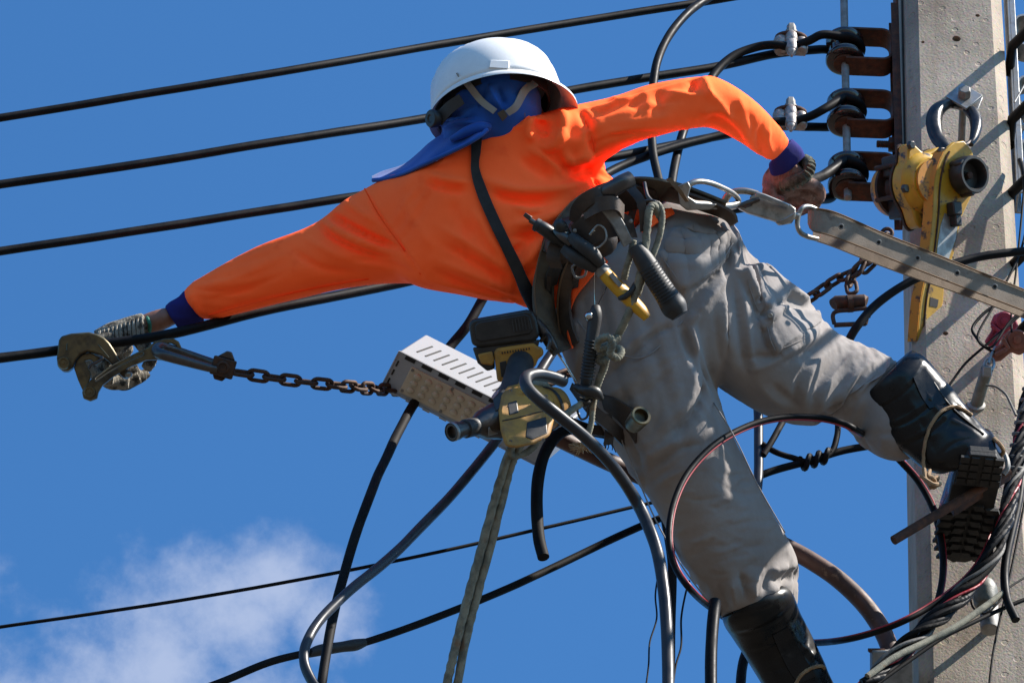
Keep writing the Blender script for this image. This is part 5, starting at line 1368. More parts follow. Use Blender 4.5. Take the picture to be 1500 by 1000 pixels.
# the arm below the hub bends away from the viewer so it stays beside the pole
lv = put('lever', prism(pts, -AX * .012), M['yellow'], ho, bevel=.0025)
edge = [(1382, 222), (1374, 240), (1368, 270), (1366, 310), (1362, 350), (1356, 400), (1348, 440), (1343, 499)]
E1 = [on_plane(x, y, lc + ln * .001, ln) for x, y in edge]; E2 = [on_plane(x + 1.5, y, lc - ln * .03, ln) for x, y in edge]
put('lever_rim', ribbon(E1, [p - hu * .012 - AX * .016 for p in E1], .003), M['yellow_edge'], lv)
put('dark_seam', vtube([on_plane(x + 9, y, lc + ln * .001, ln) for x, y in edge], .0022, 6, 4), M['rust_dark'], lv)
put('bare_patch', plate([(1384, 312), (1394, 318), (1404, 324), (1400, 350), (1392, 372), (1384, 402), (1370, 396), (1374, 356), (1378, 330)], lc + ln * .0012, ln, .002), M['galv'], lv)
for x, y, s in ((1369, 442, 6), (1364, 487, 6)):
    put('square_hole', plate([(x - s, y - s - 1), (x + s, y - s + 3), (x + s - 2, y + s + 2), (x - s - 1, y + s)], lc + ln * .0008, ln, .002), M['lamp_dark'], lv)
c = on_plane(1367, 464, lc + ln * .0008, ln); put('round_hole', lathe(c, ln, [(.0045, -.001), (.0045, .0002)], 14), M['lamp_dark'], lv)
put('selector_latch', join(box(on_plane(1398, 306, lc + ln * .012, ln), hu * .012, hv_ * .014, ln * .012), box(on_plane(1400, 322, lc + ln * .01, ln), hu * .009, hv_ * .014, ln * .010)), M['black_plastic'], ho, bevel=.003)
# black hand wheel
kc = on_plane(1410, 259, lc, ln)
put('hand_wheel', lathe(kc, AX, [(.038, 0), (.041, .004), (.042, .014), (.040, .022), (.0405, .034), (.038, .040), (.033, .040), (.030, .034), (.029, .014), (.010, .012), (.009, .016), (.001, .016)], 40), M['black_plastic'], ho, sharp=40)
for a in (20, 140, 260):
    a = math.radians(a)
    put('wheel_grip', lathe(kc + (hu * math.cos(a) + hv_ * math.sin(a)) * .037 + AX * .002, AX, [(.008, 0), (.009, .004), (.009, .030), (.006, .036)], 12), M['black_plastic'], ho)
put('wheel_nut', lathe(kc + AX * .017, AX, [(.008, 0), (.008, .008), (.005, .009)], 6), M['rust'], ho)
# top hook
hk = [(1392, 226, .175), (1384, 216, .18), (1373, 202, .19), (1368, 182, .195), (1371, 165, .2), (1382, 155, .205), (1394, 152, .215), (1412, 156, .22), (1426, 168, .21), (1430, 184, .20), (1427, 200, .195), (1422, 212, .19)]
put('hook', ptube(hk, [9, 9.5, 10.5, 12, 11.5, 9, 7.5, 8, 9.5, 9, 7, 4], 14, 6), M['hook_steel'], ho)
put('hook_latch', ptube([(1398, 216, .18), (1412, 213, .185), (1424, 206, .19)], [3, 3.5, 3], 8, 4), M['steel_dark'], ho)
put('hook_shoulder', lathe(W(1393, 226, .175), UP, [(.018, -.02), (.018, .0), (.013, .008)], 16), M['yellow'], ho)

# ------------------------------------------------------------------ lanyard: snap hook, ring and webbing round the pole
LEAN = True
la = thing('lanyard', 'dusty webbing lanyard with steel snap hook from belt to pole', 'lanyard', W(1185, 320, .0))
T1 = [(1183, 310, .01), (1196, 305, 0), (1226, 312, 0), (1290, 340, .02), (1350, 364, .04), (1430, 396, .07), (1530, 436, .11)]
B1 = [(1183, 328, .006), (1190, 338, -.006), (1220, 346, -.009), (1280, 369, .011), (1340, 393, .031), (1420, 424, .061), (1524, 464, .101)]
put('webbing', ribbon([W(*p) for p in T1], [W(*p) for p in B1], .004), M['strap'], la, sharp=30)
T2 = [(1192, 332, .025), (1230, 346, .022), (1290, 368, .035), (1350, 390, .055), (1430, 424, .085), (1530, 466, .12)]
B2 = [(1190, 350, .014), (1222, 361, .014), (1284, 386, .027), (1344, 408, .047), (1424, 436, .078), (1524, 474, .114)]
put('under_webbing', ribbon([W(*p) for p in T2], [W(*p) for p in B2], .004), M['strap'], la, sharp=30)
for off_, P in ((0, T1), (0, B1)):
    put('frayed_edge', vtube([W(p[0], p[1], p[2] - .002) for p in P[1:]], .0016, 6, 6), M['strap_edge'], la)
for x, y, yy in ((1232, 332, -.008), (1287, 355, .010), (1344, 378, .030), (1402, 400, .052), (1457, 420, .074)):
    c = W(x, y, yy - .003); k = mpp(c)
    put('eyelet', lathe(c, -FW, [(2.4 * k, 0), (4.6 * k, 0), (4.4 * k, .0016), (3.0 * k, .002), (2.4 * k, .001), (2.4 * k, 0)], 14, closed=False), M['galv'], la)
    put('eyelet_hole', lathe(c, -FW, [(2.5 * k, -.001), (2.5 * k, .0006)], 10), M['lamp_dark'], la)
put('ring', ptube([(1198, 308, .01), (1186, 303, .0), (1176, 304, -.01), (1170, 314, -.012), (1168, 330, -.012), (1173, 341, -.01), (1184, 347, .0), (1197, 350, .015)], 3.8, 10, 6), M['alu'], la)
sn = put('snap_hook', plate([(1098, 288), (1110, 280), (1122, 284), (1158, 299), (1166, 305), (1166, 316), (1160, 326), (1148, 328), (1140, 329), (1136, 324), (1120, 319), (1096, 312), (1084, 306), (1078, 300), (1086, 299), (1092, 303), (1100, 300)], W(1130, 306, -.02), (FW * .9 + V3(0, 1, 0) * .3).normalized(), .014), M['alu'], la, bevel=.003)
put('hook_nose', ptube([(1110, 284, -.015), (1092, 280, -.015), (1076, 281, -.015), (1066, 287, -.012), (1062, 296, -.008), (1068, 303, -.004), (1078, 302, -.004)], [4.5, 5, 5, 5.5, 5.5, 5, 4], 12, 6), M['alu'], sn)
put('latch', plate([(1108, 281), (1122, 285), (1156, 299), (1154, 305), (1120, 292), (1106, 287)], W(1130, 292, -.032), FW, .01), M['galv'], sn, bevel=.002)
put('gate', ptube([(1080, 303, -.02), (1096, 297, -.02), (1112, 292, -.018)], [3, 4, 3.4], 8, 4), M['steel_dark'], sn)
put('thumb_lever', plate([(1136, 326), (1152, 318), (1166, 310), (1160, 324), (1146, 330)], W(1148, 322, -.032), FW, .008), M['alu'], sn, bevel=.002)
put('swivel', ptube([(1160, 314, -.012), (1170, 318, -.012)], 6, 12, 3), M['alu'], sn)

LEAN = False

# ------------------------------------------------------------------ lamp behind the impact wrench, on its curved arm
lamp = thing('street_lamp', 'white slotted LED street lamp head with cream lens plate, hanging behind the impact wrench', 'street lamp', W(690, 590, .02))
lA = W(585, 514, .08)
lex = (RX * 231 - UP * 117 + FW * 10).normalized()
ley_ = (-RX * 15 - UP * 57 + FW * 16); ley = (ley_ - lex * ley_.dot(lex)).normalized()
lez = lex.cross(ley).normalized()
if lez.dot(FW) < 0: lez = -lez
kk = mpp(lA)
LL, LW = 262 * kk, 61 * kk
def lp(u, v, w=0): return lA + lex * (u * LL) + ley * (v * LW) + lez * w
# top side plane: goes back and up from the lens face
tv = (RX * 36 + UP * 26 + FW * 52) * kk
te = lex * (4 * kk)
tn = lex.cross(tv).normalized()
if tn.dot(FW) > 0: tn = -tn
P = [lp(0, 0), lp(0, 1), lp(1, 1), lp(1, 0)]
bk = [p + tv for p in (lp(.01, 0), lp(.99, 0))]
bk2 = [p + tv for p in (lp(.01, 1), lp(.99, 1))]
V = P + [bk[0], bk2[0], bk2[1], bk[1]]
hs = put('housing', (V, [(0, 1, 2, 3), (4, 7, 6, 5), (0, 4, 5, 1), (1, 5, 6, 2), (2, 6, 7, 3), (3, 7, 4, 0)]), M['lamp_white'], lamp, bevel=.003)
put('lens_plate', prism([lp(.10, .20, -.0028), lp(.10, .90, -.0028), lp(.62, .90, -.0028), lp(.62, .20, -.0028)], lez * .006), M['lamp_lens'], lamp, bevel=.001)
led = None
for i in range(7):
    for j in range(3):
        c = lp(.155 + i * .068, .36 + j * .19, -.003)
        sx_, sy_ = lex * (6.2 * kk), ley * (4.9 * kk)
        if led is None: led = as_mesh('lens', ellipsoid(Vector(), sx_, sy_, lez * (4.2 * kk), 14, 8), M['lamp_lens'], 0)
        share('lens', led, lamp, Matrix.Translation(c))
for u, v in ((.115, .27), (.115, .84), (.36, .24), (.36, .87), (.60, .25), (.60, .85)):
    put('lens_screw', lathe(lp(u, v, -.003), -lez, [(2.6 * kk, 0), (2.4 * kk, .0012), (1 * kk, .0012)], 10), M['galv_dull'], lamp)
dm = None
for i in range(6):
    u = .045 + i * .105
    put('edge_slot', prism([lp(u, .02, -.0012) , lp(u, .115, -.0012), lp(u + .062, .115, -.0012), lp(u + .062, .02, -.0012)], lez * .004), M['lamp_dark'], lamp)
    put('foot_tab', box(lp(u + .03, 1.02, .004), lex * .008, ley * .003, lez * .004), M['lamp_white'], lamp, bevel=.001)
nrm_t = tn
for i in range(13):
    u = .07 + i * .053
    a = lp(u, 0) + tv * .26; b = lp(u + .028, 0) + tv * .70
    s_ = lex * (1.4 * kk)
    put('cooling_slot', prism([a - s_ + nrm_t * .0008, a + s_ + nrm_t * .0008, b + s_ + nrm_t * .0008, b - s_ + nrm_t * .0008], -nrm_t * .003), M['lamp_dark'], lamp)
for j in range(3):
    a = lp(.022, .30 + j * .24, -.001)
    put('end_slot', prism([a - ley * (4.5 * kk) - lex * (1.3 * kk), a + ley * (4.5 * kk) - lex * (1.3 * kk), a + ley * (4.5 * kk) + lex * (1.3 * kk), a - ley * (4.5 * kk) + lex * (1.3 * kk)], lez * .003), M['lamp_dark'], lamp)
put('rim', join(*[tube([lp(*a, -.001), lp(*b, -.001)], .0016, 6) for a, b in (((0, 0), (1, 0)), ((0, 1), (1, 1)), ((0, 0), (0, 1)), ((1, 0), (1, 1)), ((.66, 0), (.66, 1)))]), M['lamp_white'], lamp)
# lamp arm
arm = thing('lamp_arm', 'rust brown curved pipe arm rising from the pole bracket to the lamp', 'lamp arm', W(1305, 950, .28))
put('pipe', ptube([(1312, 985, .28), (1302, 945, .28), (1286, 912, .28), (1262, 880, .27), (1228, 848, .26), (1190, 822, .25), (1150, 800, .24), (1080, 765, .21), (980, 715, .17), (900, 680, .12), (840, 652, .08), (800, 632, .06)], 13.5, 16, 7), M['brown_pipe'], arm)
bx0 = W(1302, 972, .27)
kb_ = mpp(bx0)
put('bracket_box', box(W(1306, 985, .29), RX * 30 * kb_, UP * 34 * kb_, FW * .04), M['galv_dull'], arm, bevel=.003)
put('socket', lathe(W(1306, 962, .275), (UP * .9 - RX * .25), [(.021, -.02), (.022, .0), (.022, .016), (.018, .017)], 18), M['galv_dull'], arm)
put('box_lip', box(W(1284, 952, .262), RX * 12 * kb_, UP * 2.5 * kb_, FW * .02), M['rust'], arm, bevel=.001)

# ------------------------------------------------------------------ belt of the harness: two bands, thigh side loop, pads
LEAN = True
belt = thing('tool_belt', 'worn leather and webbing lineman belt slung round the hips', 'tool belt', surf(850, 330, .0))
put('webbing_band', sribbon([(812, 520), (796, 495), (785, 460), (782, 425), (786, 390), (796, 355), (812, 325), (836, 296), (866, 276), (900, 264), (945, 262), (990, 270), (1030, 284), (1064, 298)],
                            [(838, 508), (824, 488), (815, 460), (812, 430), (815, 398), (824, 366), (838, 338), (858, 314), (884, 298), (912, 290), (950, 288), (990, 294), (1026, 306), (1058, 316)], .005, .014), M['canvas'], belt, sharp=30)
put('leather_band', sribbon([(828, 512), (818, 486), (815, 458), (816, 430), (822, 402), (834, 376), (850, 352), (872, 330)],
                            [(846, 500), (838, 480), (834, 455), (836, 430), (846, 404), (858, 384), (872, 366), (890, 350)], .005, .019), M['leather'], belt, sharp=30)
put('band_edge', stube([(830, 512), (820, 486), (817, 458), (818, 430), (824, 402), (836, 376), (852, 352), (874, 330)], 1.6, .024), M['strap_edge'], belt)
put('band_edge', stube([(786, 462), (783, 425), (787, 390), (797, 355), (813, 325), (837, 296)], 1.4, .021), M['strap_edge'], belt)
put('keeper', sribbon([(797, 432), (799, 408), (806, 388)], [(808, 436), (810, 412), (816, 392)], .004, .022), M['black_plastic'], belt, bevel=.001)
put('keeper_slot', sribbon([(800, 424), (802, 404)], [(806, 426), (808, 406)], .002, .024), M['leather_dark'], belt)
put('hip_pad', sribbon([(846, 310), (862, 290), (885, 276), (920, 272), (960, 278)], [(864, 350), (885, 330), (905, 316), (930, 308), (968, 302)], .008, .018), M['leather_dark'], belt, bevel=.002)
put('side_strap', sribbon([(960, 268), (1000, 282), (1040, 296), (1072, 312), (1078, 326)], [(956, 292), (996, 300), (1034, 312), (1060, 322), (1070, 332)], .005, .016), M['leather'], belt, sharp=30)
put('loose_end', ribbon([W(976, 262, -.16), W(992, 280, -.16), W(1004, 296, -.15)], [W(983, 260, -.16), W(998, 278, -.16), W(1009, 295, -.15)], .004), M['strap_edge'], belt)
put('shirt_tail', sribbon([(880, 372), (862, 386), (846, 404), (832, 430), (826, 460)], [(890, 382), (872, 398), (858, 414), (842, 436), (832, 462)], .003, .012), M['orange'], shirt, sharp=30)
put('shirt_tail', sribbon([(936, 326), (952, 318), (972, 308), (984, 304)], [(940, 340), (956, 330), (974, 320), (988, 312)], .003, .014), M['orange'], shirt, sharp=30)
put('shirt_tail', sribbon([(818, 470), (820, 492), (826, 512)], [(830, 468), (832, 488), (838, 510)], .003, .016), M['orange'], shirt, sharp=30)
put('pouch', join(stube([(800, 372), (815, 352), (836, 338), (856, 330)], [10, 20, 22, 14], .012, 12), stube([(856, 300), (878, 318), (890, 336)], [14, 22, 14], .012, 12), stube([(812, 385), (840, 372), (870, 362)], [8, 14, 10], .012, 12)), M['leather_dark'], belt)
put('pouch_body', ellipsoid(W(868, 346, -.135), (RX * .9 - UP * .45) * .050, (UP * .9 + RX * .45) * .040, FW * .034, 18, 12), M['leather_dark'], belt, sharp=0)
put('pouch_flap', ribbon([W(836, 330, -.19), W(862, 312, -.2), W(896, 306, -.2), W(926, 318, -.19)], [W(846, 372, -.18), (W(872, 356, -.195)), W(906, 346, -.195), W(934, 348, -.185)], .005), M['leather_dark'], belt, sharp=30)
for x, y in ((842, 338), (850, 364), (900, 312), (924, 324)):
    put('rivet', lathe(W(x, y, -.198), -FW, [(.004, -.004), (.004, .001), (.0025, .0022), (.0005, .0024)], 10), M['galv_dull'], belt)
put('pouch_strap', ribbon([W(916, 276, -.19), W(934, 300, -.2), W(938, 340, -.195)], [W(930, 272, -.19), W(946, 296, -.2), W(948, 338, -.195)], .004), M['leather_dark'], belt, sharp=30)
put('pouch_strap', ribbon([W(806, 352, -.17), W(800, 376, -.175), W(806, 392, -.17)], [W(826, 356, -.17), W(820, 378, -.175), W(824, 394, -.17)], .004), M['leather_dark'], belt, sharp=30)
put('side_pouch', ellipsoid(W(818, 366, -.13), (RX * .7 - UP * .7) * .030, (UP * .7 + RX * .7) * .022, FW * .026, 16, 10), M['leather'], belt, sharp=0)
for (x0, y0, x1, y1, m_) in ((898, 306, 908, 352, 'black_strap'), (852, 384, 842, 424, 'leather_dark'), (930, 300, 922, 346, 'leather'), (822, 384, 812, 420, 'black_strap'), (962, 292, 972, 330, 'leather_dark')):
    put('hanging_strap', ribbon([surf(x0 - 5, y0, .022), surf((x0 + x1) / 2 - 7, (y0 + y1) / 2, .024), surf(x1 - 5, y1, .014)], [surf(x0 + 5, y0, .022), surf((x0 + x1) / 2 + 3, (y0 + y1) / 2, .024), surf(x1 + 4, y1 - 3, .014)], .003), M[m_], belt, sharp=30)
put('snap_ring', ptube([(838, 392, -.165), (848, 386, -.175), (858, 392, -.175), (856, 404, -.17), (844, 406, -.165)], 1.8, 8, 5, closed=True), M['galv_dull'], belt)
put('tool_loop', ribbon([W(833, 322, -.17), W(838, 300, -.2), W(856, 282, -.22), W(880, 274, -.22), W(902, 280, -.2)], [W(846, 330, -.17), W(854, 312, -.2), (W(870, 298, -.22)), W(890, 292, -.22), W(908, 296, -.2)], .004), M['leather_dark'], belt, sharp=30)
put('torn_loop', ribbon([W(852, 296, -.2), W(876, 288, -.225), W(902, 288, -.225), W(915, 300, -.21)], [W(856, 322, -.2), W(880, 310, -.225), W(904, 308, -.225), W(914, 322, -.21)], .005), M['leather'], belt, sharp=30)
put('belt_ring', ptube([(944, 268, -.17), (948, 286, -.185), (956, 296, -.19)], 3, 8, 5), M['steel_dark'], belt)
put('belt_ring', ptube([(936, 300, -.19), (948, 294, -.19), (962, 296, -.19), (970, 304, -.185), (966, 312, -.18), (950, 304, -.18), (938, 306, -.185)], 2.6, 8, 5, closed=True), M['steel_dark'], belt)
dr = put('d_ring', ptube([(1000, 287, -.14), (1008, 272, -.14), (1022, 266, -.135), (1040, 268, -.12), (1060, 276, -.09), (1074, 284, -.06), (1082, 294, -.04), (1074, 300, -.05), (1052, 302, -.08), (1032, 300, -.11), (1014, 299, -.13)], [6, 5, 4.2, 4, 4, 4, 4, 4.4, 5, 6, 7], 12, 6, closed=True), M['alu'], belt)
put('ring_plate', plate([(992, 272), (1008, 266), (1012, 274), (1008, 288), (1020, 297), (1050, 299), (1040, 307), (1006, 308), (996, 300)], W(1008, 290, -.145), FW, .008), M['alu'], belt, bevel=.002)
put('shoulder_strap', sribbon([(690, 208), (690, 230), (690, 252), (697, 280), (710, 312), (728, 350), (748, 394), (764, 430), (782, 462), (800, 488)], [(706, 200), (704, 222), (702, 244), (712, 274), (727, 310), (744, 346), (764, 388), (782, 424), (798, 456), (814, 482)], .003, .008), M['black_strap'], belt, sharp=30)
put('buckle', stube([(786, 470), (796, 486), (806, 500), (814, 512)], [6, 9, 8, 5], .03, 10), M['steel_dark'], belt)

# ------------------------------------------------------------------ tools hanging on the belt
hm = thing('hammer', 'hammer with worn flat shank and ribbed black rubber grip hanging through the belt loop', 'hammer', surf(930, 360, .05))
def tp(x, y, y_=-.2): return W(x, y, y_)
put('head', vtube([tp(884, 284, -.21), tp(892, 280, -.215), tp(910, 269, -.215), tp(924, 262, -.21)], [.013, .0165, .0165, .0155], 18, 4), M['steel_dark'], hm, sharp=40)
put('shank', ribbon([tp(878, 304, -.215), tp(900, 334, -.215), tp(914, 362, -.205)], [tp(892, 296, -.215), tp(912, 322, -.215), tp(928, 354, -.205)], .008), M['galv_dull'], hm, bevel=.0015)
gp_ = [(930, 360, -.2), (944, 382, -.2), (960, 408, -.2), (976, 432, -.2), (988, 450, -.2), (996, 462, -.2)]
put('grip', ptube(gp_, [11, 15, 16, 17, 19, 13], 18, 6), M['black_rubber'], hm)
for i in range(12):
    u = i / 11
    x, y = 950 + 30 * u, 392 + 46 * u
    put('grip_rib', ptube([(x - 13, y + 8, -.212), (x + 1, y - 1, -.221), (x + 13, y - 10, -.212)], 1.0, 6, 4), M['black_rubber'], hm)
kn = thing('cutter_knife', 'yellow utility knife with grey end cap tied to the belt by a black band', 'utility knife', surf(910, 425, .05))
kp = [(880, 393), (890, 405), (905, 421), (922, 438), (938, 454), (948, 466)]
put('body', ptube([(*p, -.185) for p in kp], [11, 13, 13.5, 13.5, 12, 8], 14, 6, flat=.7), M['knife_yellow'], kn)
put('end_cap', ptube([(872, 386, -.186), (878, 391, -.186), (886, 400, -.186)], [7, 12.5, 13.8], 14, 6, flat=.7), M['galv_dull'], kn)
put('slider', ribbon([tp(897, 398, -.199), tp(904, 407, -.199), tp(912, 416, -.199)], [tp(892, 403, -.199), tp(899, 412, -.199), tp(907, 421, -.199)], .004), M['galv_dull'], kn, bevel=.001)
put('band', ptube([(908, 436, -.19), (916, 434, -.198), (926, 424, -.198), (931, 416, -.19)], 4.2, 10, 5), M['black_rubber'], kn)
pl = thing('pliers', 'pliers stuck in the pouch with black dipped handles', 'pliers', surf(850, 365, .05))
put('handle', ptube([(836, 346, -.20), (850, 358, -.205), (868, 372, -.205), (882, 388, -.2)], [8, 10, 10.5, 7], 14, 6), M['black_rubber'], pl)
put('handle', ptube([(826, 364, -.19), (842, 376, -.195), (860, 386, -.195), (872, 394, -.19)], [8, 10, 10, 7], 14, 6), M['black_rubber'], pl)
put('jaws', ptube([(814, 336, -.19), (824, 344, -.195), (838, 354, -.195)], [6, 9, 10], 12, 4, flat=.6), M['steel_dark'], pl)
sd = thing('screwdriver', 'black handled nut driver poking up left out of the pouch', 'screwdriver', W(800, 338, -.17))
put('handle', ptube([(826, 356, -.17), (812, 346, -.175), (798, 336, -.18), (788, 330, -.18), (783, 327, -.18)], [9, 10.5, 10, 9, 7], 14, 6), M['black_plastic'], sd)
put('collar', ptube([(789, 331, -.18), (784, 328, -.18)], [10.5, 10], 12, 3), M['black_rubber'], sd)
put('blade', ptube([(784, 327, -.18), (776, 322, -.18)], [4, 4], 8, 3), M['steel_dark'], sd)
put('tip', plate([(766, 316), (770, 311), (780, 318), (777, 325)], W(772, 318, -.18), FW, .008), M['steel_dark'], sd, bevel=.001)
s2_ = thing('ball_driver', 'black round ended tool handle beside the nut driver', 'screwdriver', W(820, 335, -.18))
put('handle', ptube([(834, 350, -.185), (826, 340, -.19), (820, 330, -.195), (818, 322, -.195)], [8, 9, 10, 6], 14, 6), M['black_plastic'], s2_)
put('ferrule', ptube([(824, 341, -.19), (828, 346, -.19)], [10, 9], 12, 3), M['chrome'], s2_)
hk2 = thing('spring_clip', 'small grey wire clip hanging on the pouch', 'clip', W(875, 350, -.2))
put('wire', ptube([(866, 340, -.21), (876, 330, -.215), (886, 336, -.215), (888, 350, -.215), (880, 360, -.21), (872, 364, -.21)], 1.5, 8, 5), M['galv_dull'], hk2)
put('clip_sleeve', ptube([(864, 344, -.21), (870, 337, -.212)], 2.2, 8, 3), M['alu'], hk2)
wt = thing('wrench', 'black dipped ratchet handle dangling on a steel string from the belt', 'wrench', surf(866, 500, .04))
put('handle', ptube([(873, 450, -.17), (872, 462, -.175), (868, 490, -.175), (864, 520, -.175), (860, 548, -.17), (858, 566, -.165)], [7, 10, 9.5, 9, 9, 8], 14, 6), M['black_rubber'], wt)
for i in range(12):
    y = 498 + i * 5
    put('grip_ring', ptube([(857 - (y - 498) * .13, y, -.178), (867 - (y - 498) * .13, y + 1.5, -.186), (877 - (y - 498) * .13, y + 2, -.178)], 1.2, 6, 4), M['black_rubber'], wt)
put('ball', ellipsoid(W(863, 463, -.18), RX * .009, UP * .009, FW * .009, 14, 10), M['chrome'], wt)
put('string', ptube([(872, 388, -.17), (871, 420, -.165), (872, 452, -.17)], .9, 6, 4), M['chrome'], wt)
put('string', ptube([(889, 420, -.17), (880, 438, -.17), (873, 453, -.17)], .9, 6, 4), M['steel_dark'], wt)
put('head', join(ptube([(842, 566, -.165), (856, 572, -.175), (872, 574, -.175), (880, 584, -.165)], [5, 8, 8.5, 5], 12, 5), ptube([(848, 584, -.16), (858, 590, -.165), (868, 584, -.16)], [4, 5, 3], 10, 5)), M['black_plastic'], wt)
put('split_ring', ptube([(846, 596, -.16), (852, 594, -.165), (860, 598, -.16), (860, 610, -.16), (852, 614, -.16), (847, 606, -.16)], 1.8, 8, 5, closed=True), M['steel_dark'], wt)

# black leather frog and straps under the belt
fr = thing('tool_frog', 'black oily leather tool frog under the belt by the left thigh', 'tool holder', W(900, 600, -.1))
put('flap', sribbon([(878, 578), (900, 584), (922, 596), (934, 612)], [(884, 600), (904, 616), (920, 634), (930, 650)], .006, .010), M['leather_dark'], fr, bevel=.001)
put('strap', ribbon([W(838, 560, -.1), W(866, 588, -.12), W(900, 616, -.1), W(924, 640, -.06)], [W(834, 570, -.1), W(858, 602, -.12), W(892, 632, -.1), W(916, 656, -.06)], .006), M['leather_dark'], fr)
put('strap', ribbon([W(884, 606, -.09), W(886, 630, -.09), W(884, 652, -.09)], [W(896, 606, -.09), W(900, 630, -.09), W(898, 650, -.09)], .006), M['leather_dark'], fr)
put('strap', ribbon([W(836, 610, -.04), W(870, 622, -.04), W(910, 626, -.02)], [W(836, 622, -.04), W(868, 636, -.04), W(908, 640, -.02)], .006), M['leather_dark'], fr)
put('fringe', join(*[ptube([(884 + i * 3.2, 648, -.088), (885 + i * 3.4 + RNG.uniform(-2, 2), 654, -.088), (885 + i * 3.6 + RNG.uniform(-3, 3), 660 + RNG.uniform(-2, 3), -.088)], .8, 5, 3) for i in range(5)]), M['leather_dark'], fr)
skt = thing('socket', 'short dusty steel socket stuck in the frog beside the left thigh', 'socket', W(938, 608, -.17))
sa = (RX * .35 + UP * .45 - FW * .8).normalized()
kk2 = mpp(W(938, 608, -.17))
put('shell', lathe(W(936, 612, -.15), sa, [(13 * kk2, -.03), (15 * kk2, 0), (15.5 * kk2, .010), (14 * kk2, .012), (11 * kk2, .012), (10.5 * kk2, .0)], 24, closed=True), M['bronze'], skt, sharp=40)
nl = thing('spike', 'thin bright steel spike behind the belt, pointing down', 'spike', W(836, 540, -.03))
put('blade', ptube([(812, 510, -.06), (826, 530, -.06), (842, 556, -.06), (850, 566, -.06)], [2.4, 2.0, 1.6, .8], 8, 4), M['chrome'], nl)

# ------------------------------------------------------------------ ropes
def rope(name, pts, r, par, k=10, tw=330): return put(name, ptube(pts, r, 15, k, lobes=3, twist=tw, lobe_amp=.14), M['rope'], par, sharp=0)
rp = thing('hand_rope', 'dirty green grey rope hung doubled from the belt ring, knotted above its frayed end', 'rope', W(950, 305, -.19))
rope('strand', [(966, 316, -.185), (958, 302, -.195), (951, 308, -.2), (948, 334, -.2), (944, 372, -.2), (936, 410, -.195), (926, 446, -.19), (914, 474, -.18), (902, 496, -.17), (892, 512, -.17)], 6.4, rp)
rope('strand', [(956, 298, -.19), (966, 302, -.19), (970, 318, -.19), (966, 346, -.19), (956, 374, -.19), (944, 402, -.188), (934, 432, -.185)], 5.2, rp)
rope('strand', [(928, 352, -.19), (924, 372, -.19), (918, 392, -.188), (914, 410, -.185)], 5.4, rp)
kn_pts = [(906, 494, -.175), (890, 506, -.185), (876, 510, -.19), (878, 498, -.2), (892, 494, -.205), (897, 504, -.205), (894, 518, -.2), (904, 524, -.195), (910, 514, -.185), (900, 510, -.175), (882, 518, -.175), (878, 528, -.175), (888, 530, -.18)]
rope('knot', kn_pts, 6.2, rp)
rope('tail', [(888, 524, -.18), (884, 540, -.17), (878, 556, -.165), (872, 576, -.16), (868, 600, -.16), (866, 620, -.16), (860, 640, -.16), (856, 650, -.16)], [6.4, 6.4, 6, 5, 5, 5, 5.5, 6], rp)
rf = random.Random(4)
gs = []
for i in range(90):
    x0, y0 = 853 + rf.uniform(-6, 6), 652 + rf.uniform(-4, 4)
    a = rf.uniform(-.5, math.pi + .5); l = rf.uniform(6, 18)
    gs.append(ptube([(x0, y0, -.16 + rf.uniform(-.006, .006)), (x0 + math.cos(a) * l * .5, y0 + abs(math.sin(a)) * l * .5, -.165), (x0 + math.cos(a) * l, y0 + abs(math.sin(a)) * l * rf.uniform(.6, 1.1) - 2, -.16 + rf.uniform(-.012, .012))], [.9, .8, .4], 5, 3))
fe = put('frayed_end', join(*gs), M['fray'], rp); fe['kind'] = 'stuff'
r2 = thing('tag_rope', 'doubled dirty rope hanging straight down past the lamp to the bottom edge', 'rope', W(775, 570, -.17))
rope('strand', [(800, 566, -.13), (786, 562, -.16), (776, 580, -.175), (768, 606, -.18), (758, 634, -.18), (744, 668, -.18), (728, 720, -.18), (706, 800, -.18), (684, 880, -.18), (664, 960, -.18), (648, 1030, -.18)], 7.2, r2)
rope('strand', [(790, 574, -.15), (782, 600, -.165), (772, 630, -.17), (758, 660, -.175), (746, 690, -.175), (726, 770, -.175), (702, 860, -.175), (684, 930, -.175), (664, 1030, -.175)], 7.0, r2)
rope('cross_strand', [(866, 580, -.16), (850, 592, -.165), (822, 610, -.19), (796, 626, -.19), (770, 640, -.19), (752, 652, -.195), (746, 662, -.195), (752, 668, -.18), (772, 662, -.17), (786, 648, -.165), (792, 634, -.16)], 5.6, r2)

# ------------------------------------------------------------------ impact wrench
LEAN = False
iw = thing('impact_wrench', 'dusty yellow and black cordless impact wrench hanging battery up in front of the lamp', 'power tool', W(745, 540, -.13))
yb = -.21
bc_ = W(738, 481, yb - .01); k = mpp(bc_)
ub, vb = (RX * math.cos(.16) + UP * math.sin(.16)), (UP * math.cos(.16) - RX * math.sin(.16))
bat = [(-50, -16), (-50, 14), (-44, 21), (38, 22), (46, 18), (50, 4), (50, -20), (40, -26), (-40, -22)]
put('battery', prism([bc_ + ub * a * k + vb * b * k for a, b in bat], FW * .075), M['black_plastic'], iw, bevel=.006)
bt = put('battery_face', prism([bc_ + ub * a * k + vb * b * k - FW * .003 for a, b in ((-42, -10), (-42, 10), (-36, 15), (34, 16), (40, 12), (42, -8), (36, -14), (-36, -14))], FW * .01), M['black_plastic'], iw, bevel=.002)
for i in range(6):
    x = 14 + i * 4.6
    put('battery_rib', box(bc_ + ub * x * k + vb * 2 * k - FW * .0045, ub * .9 * k, vb * 10 * k, FW * .002), M['black_rubber'], iw)
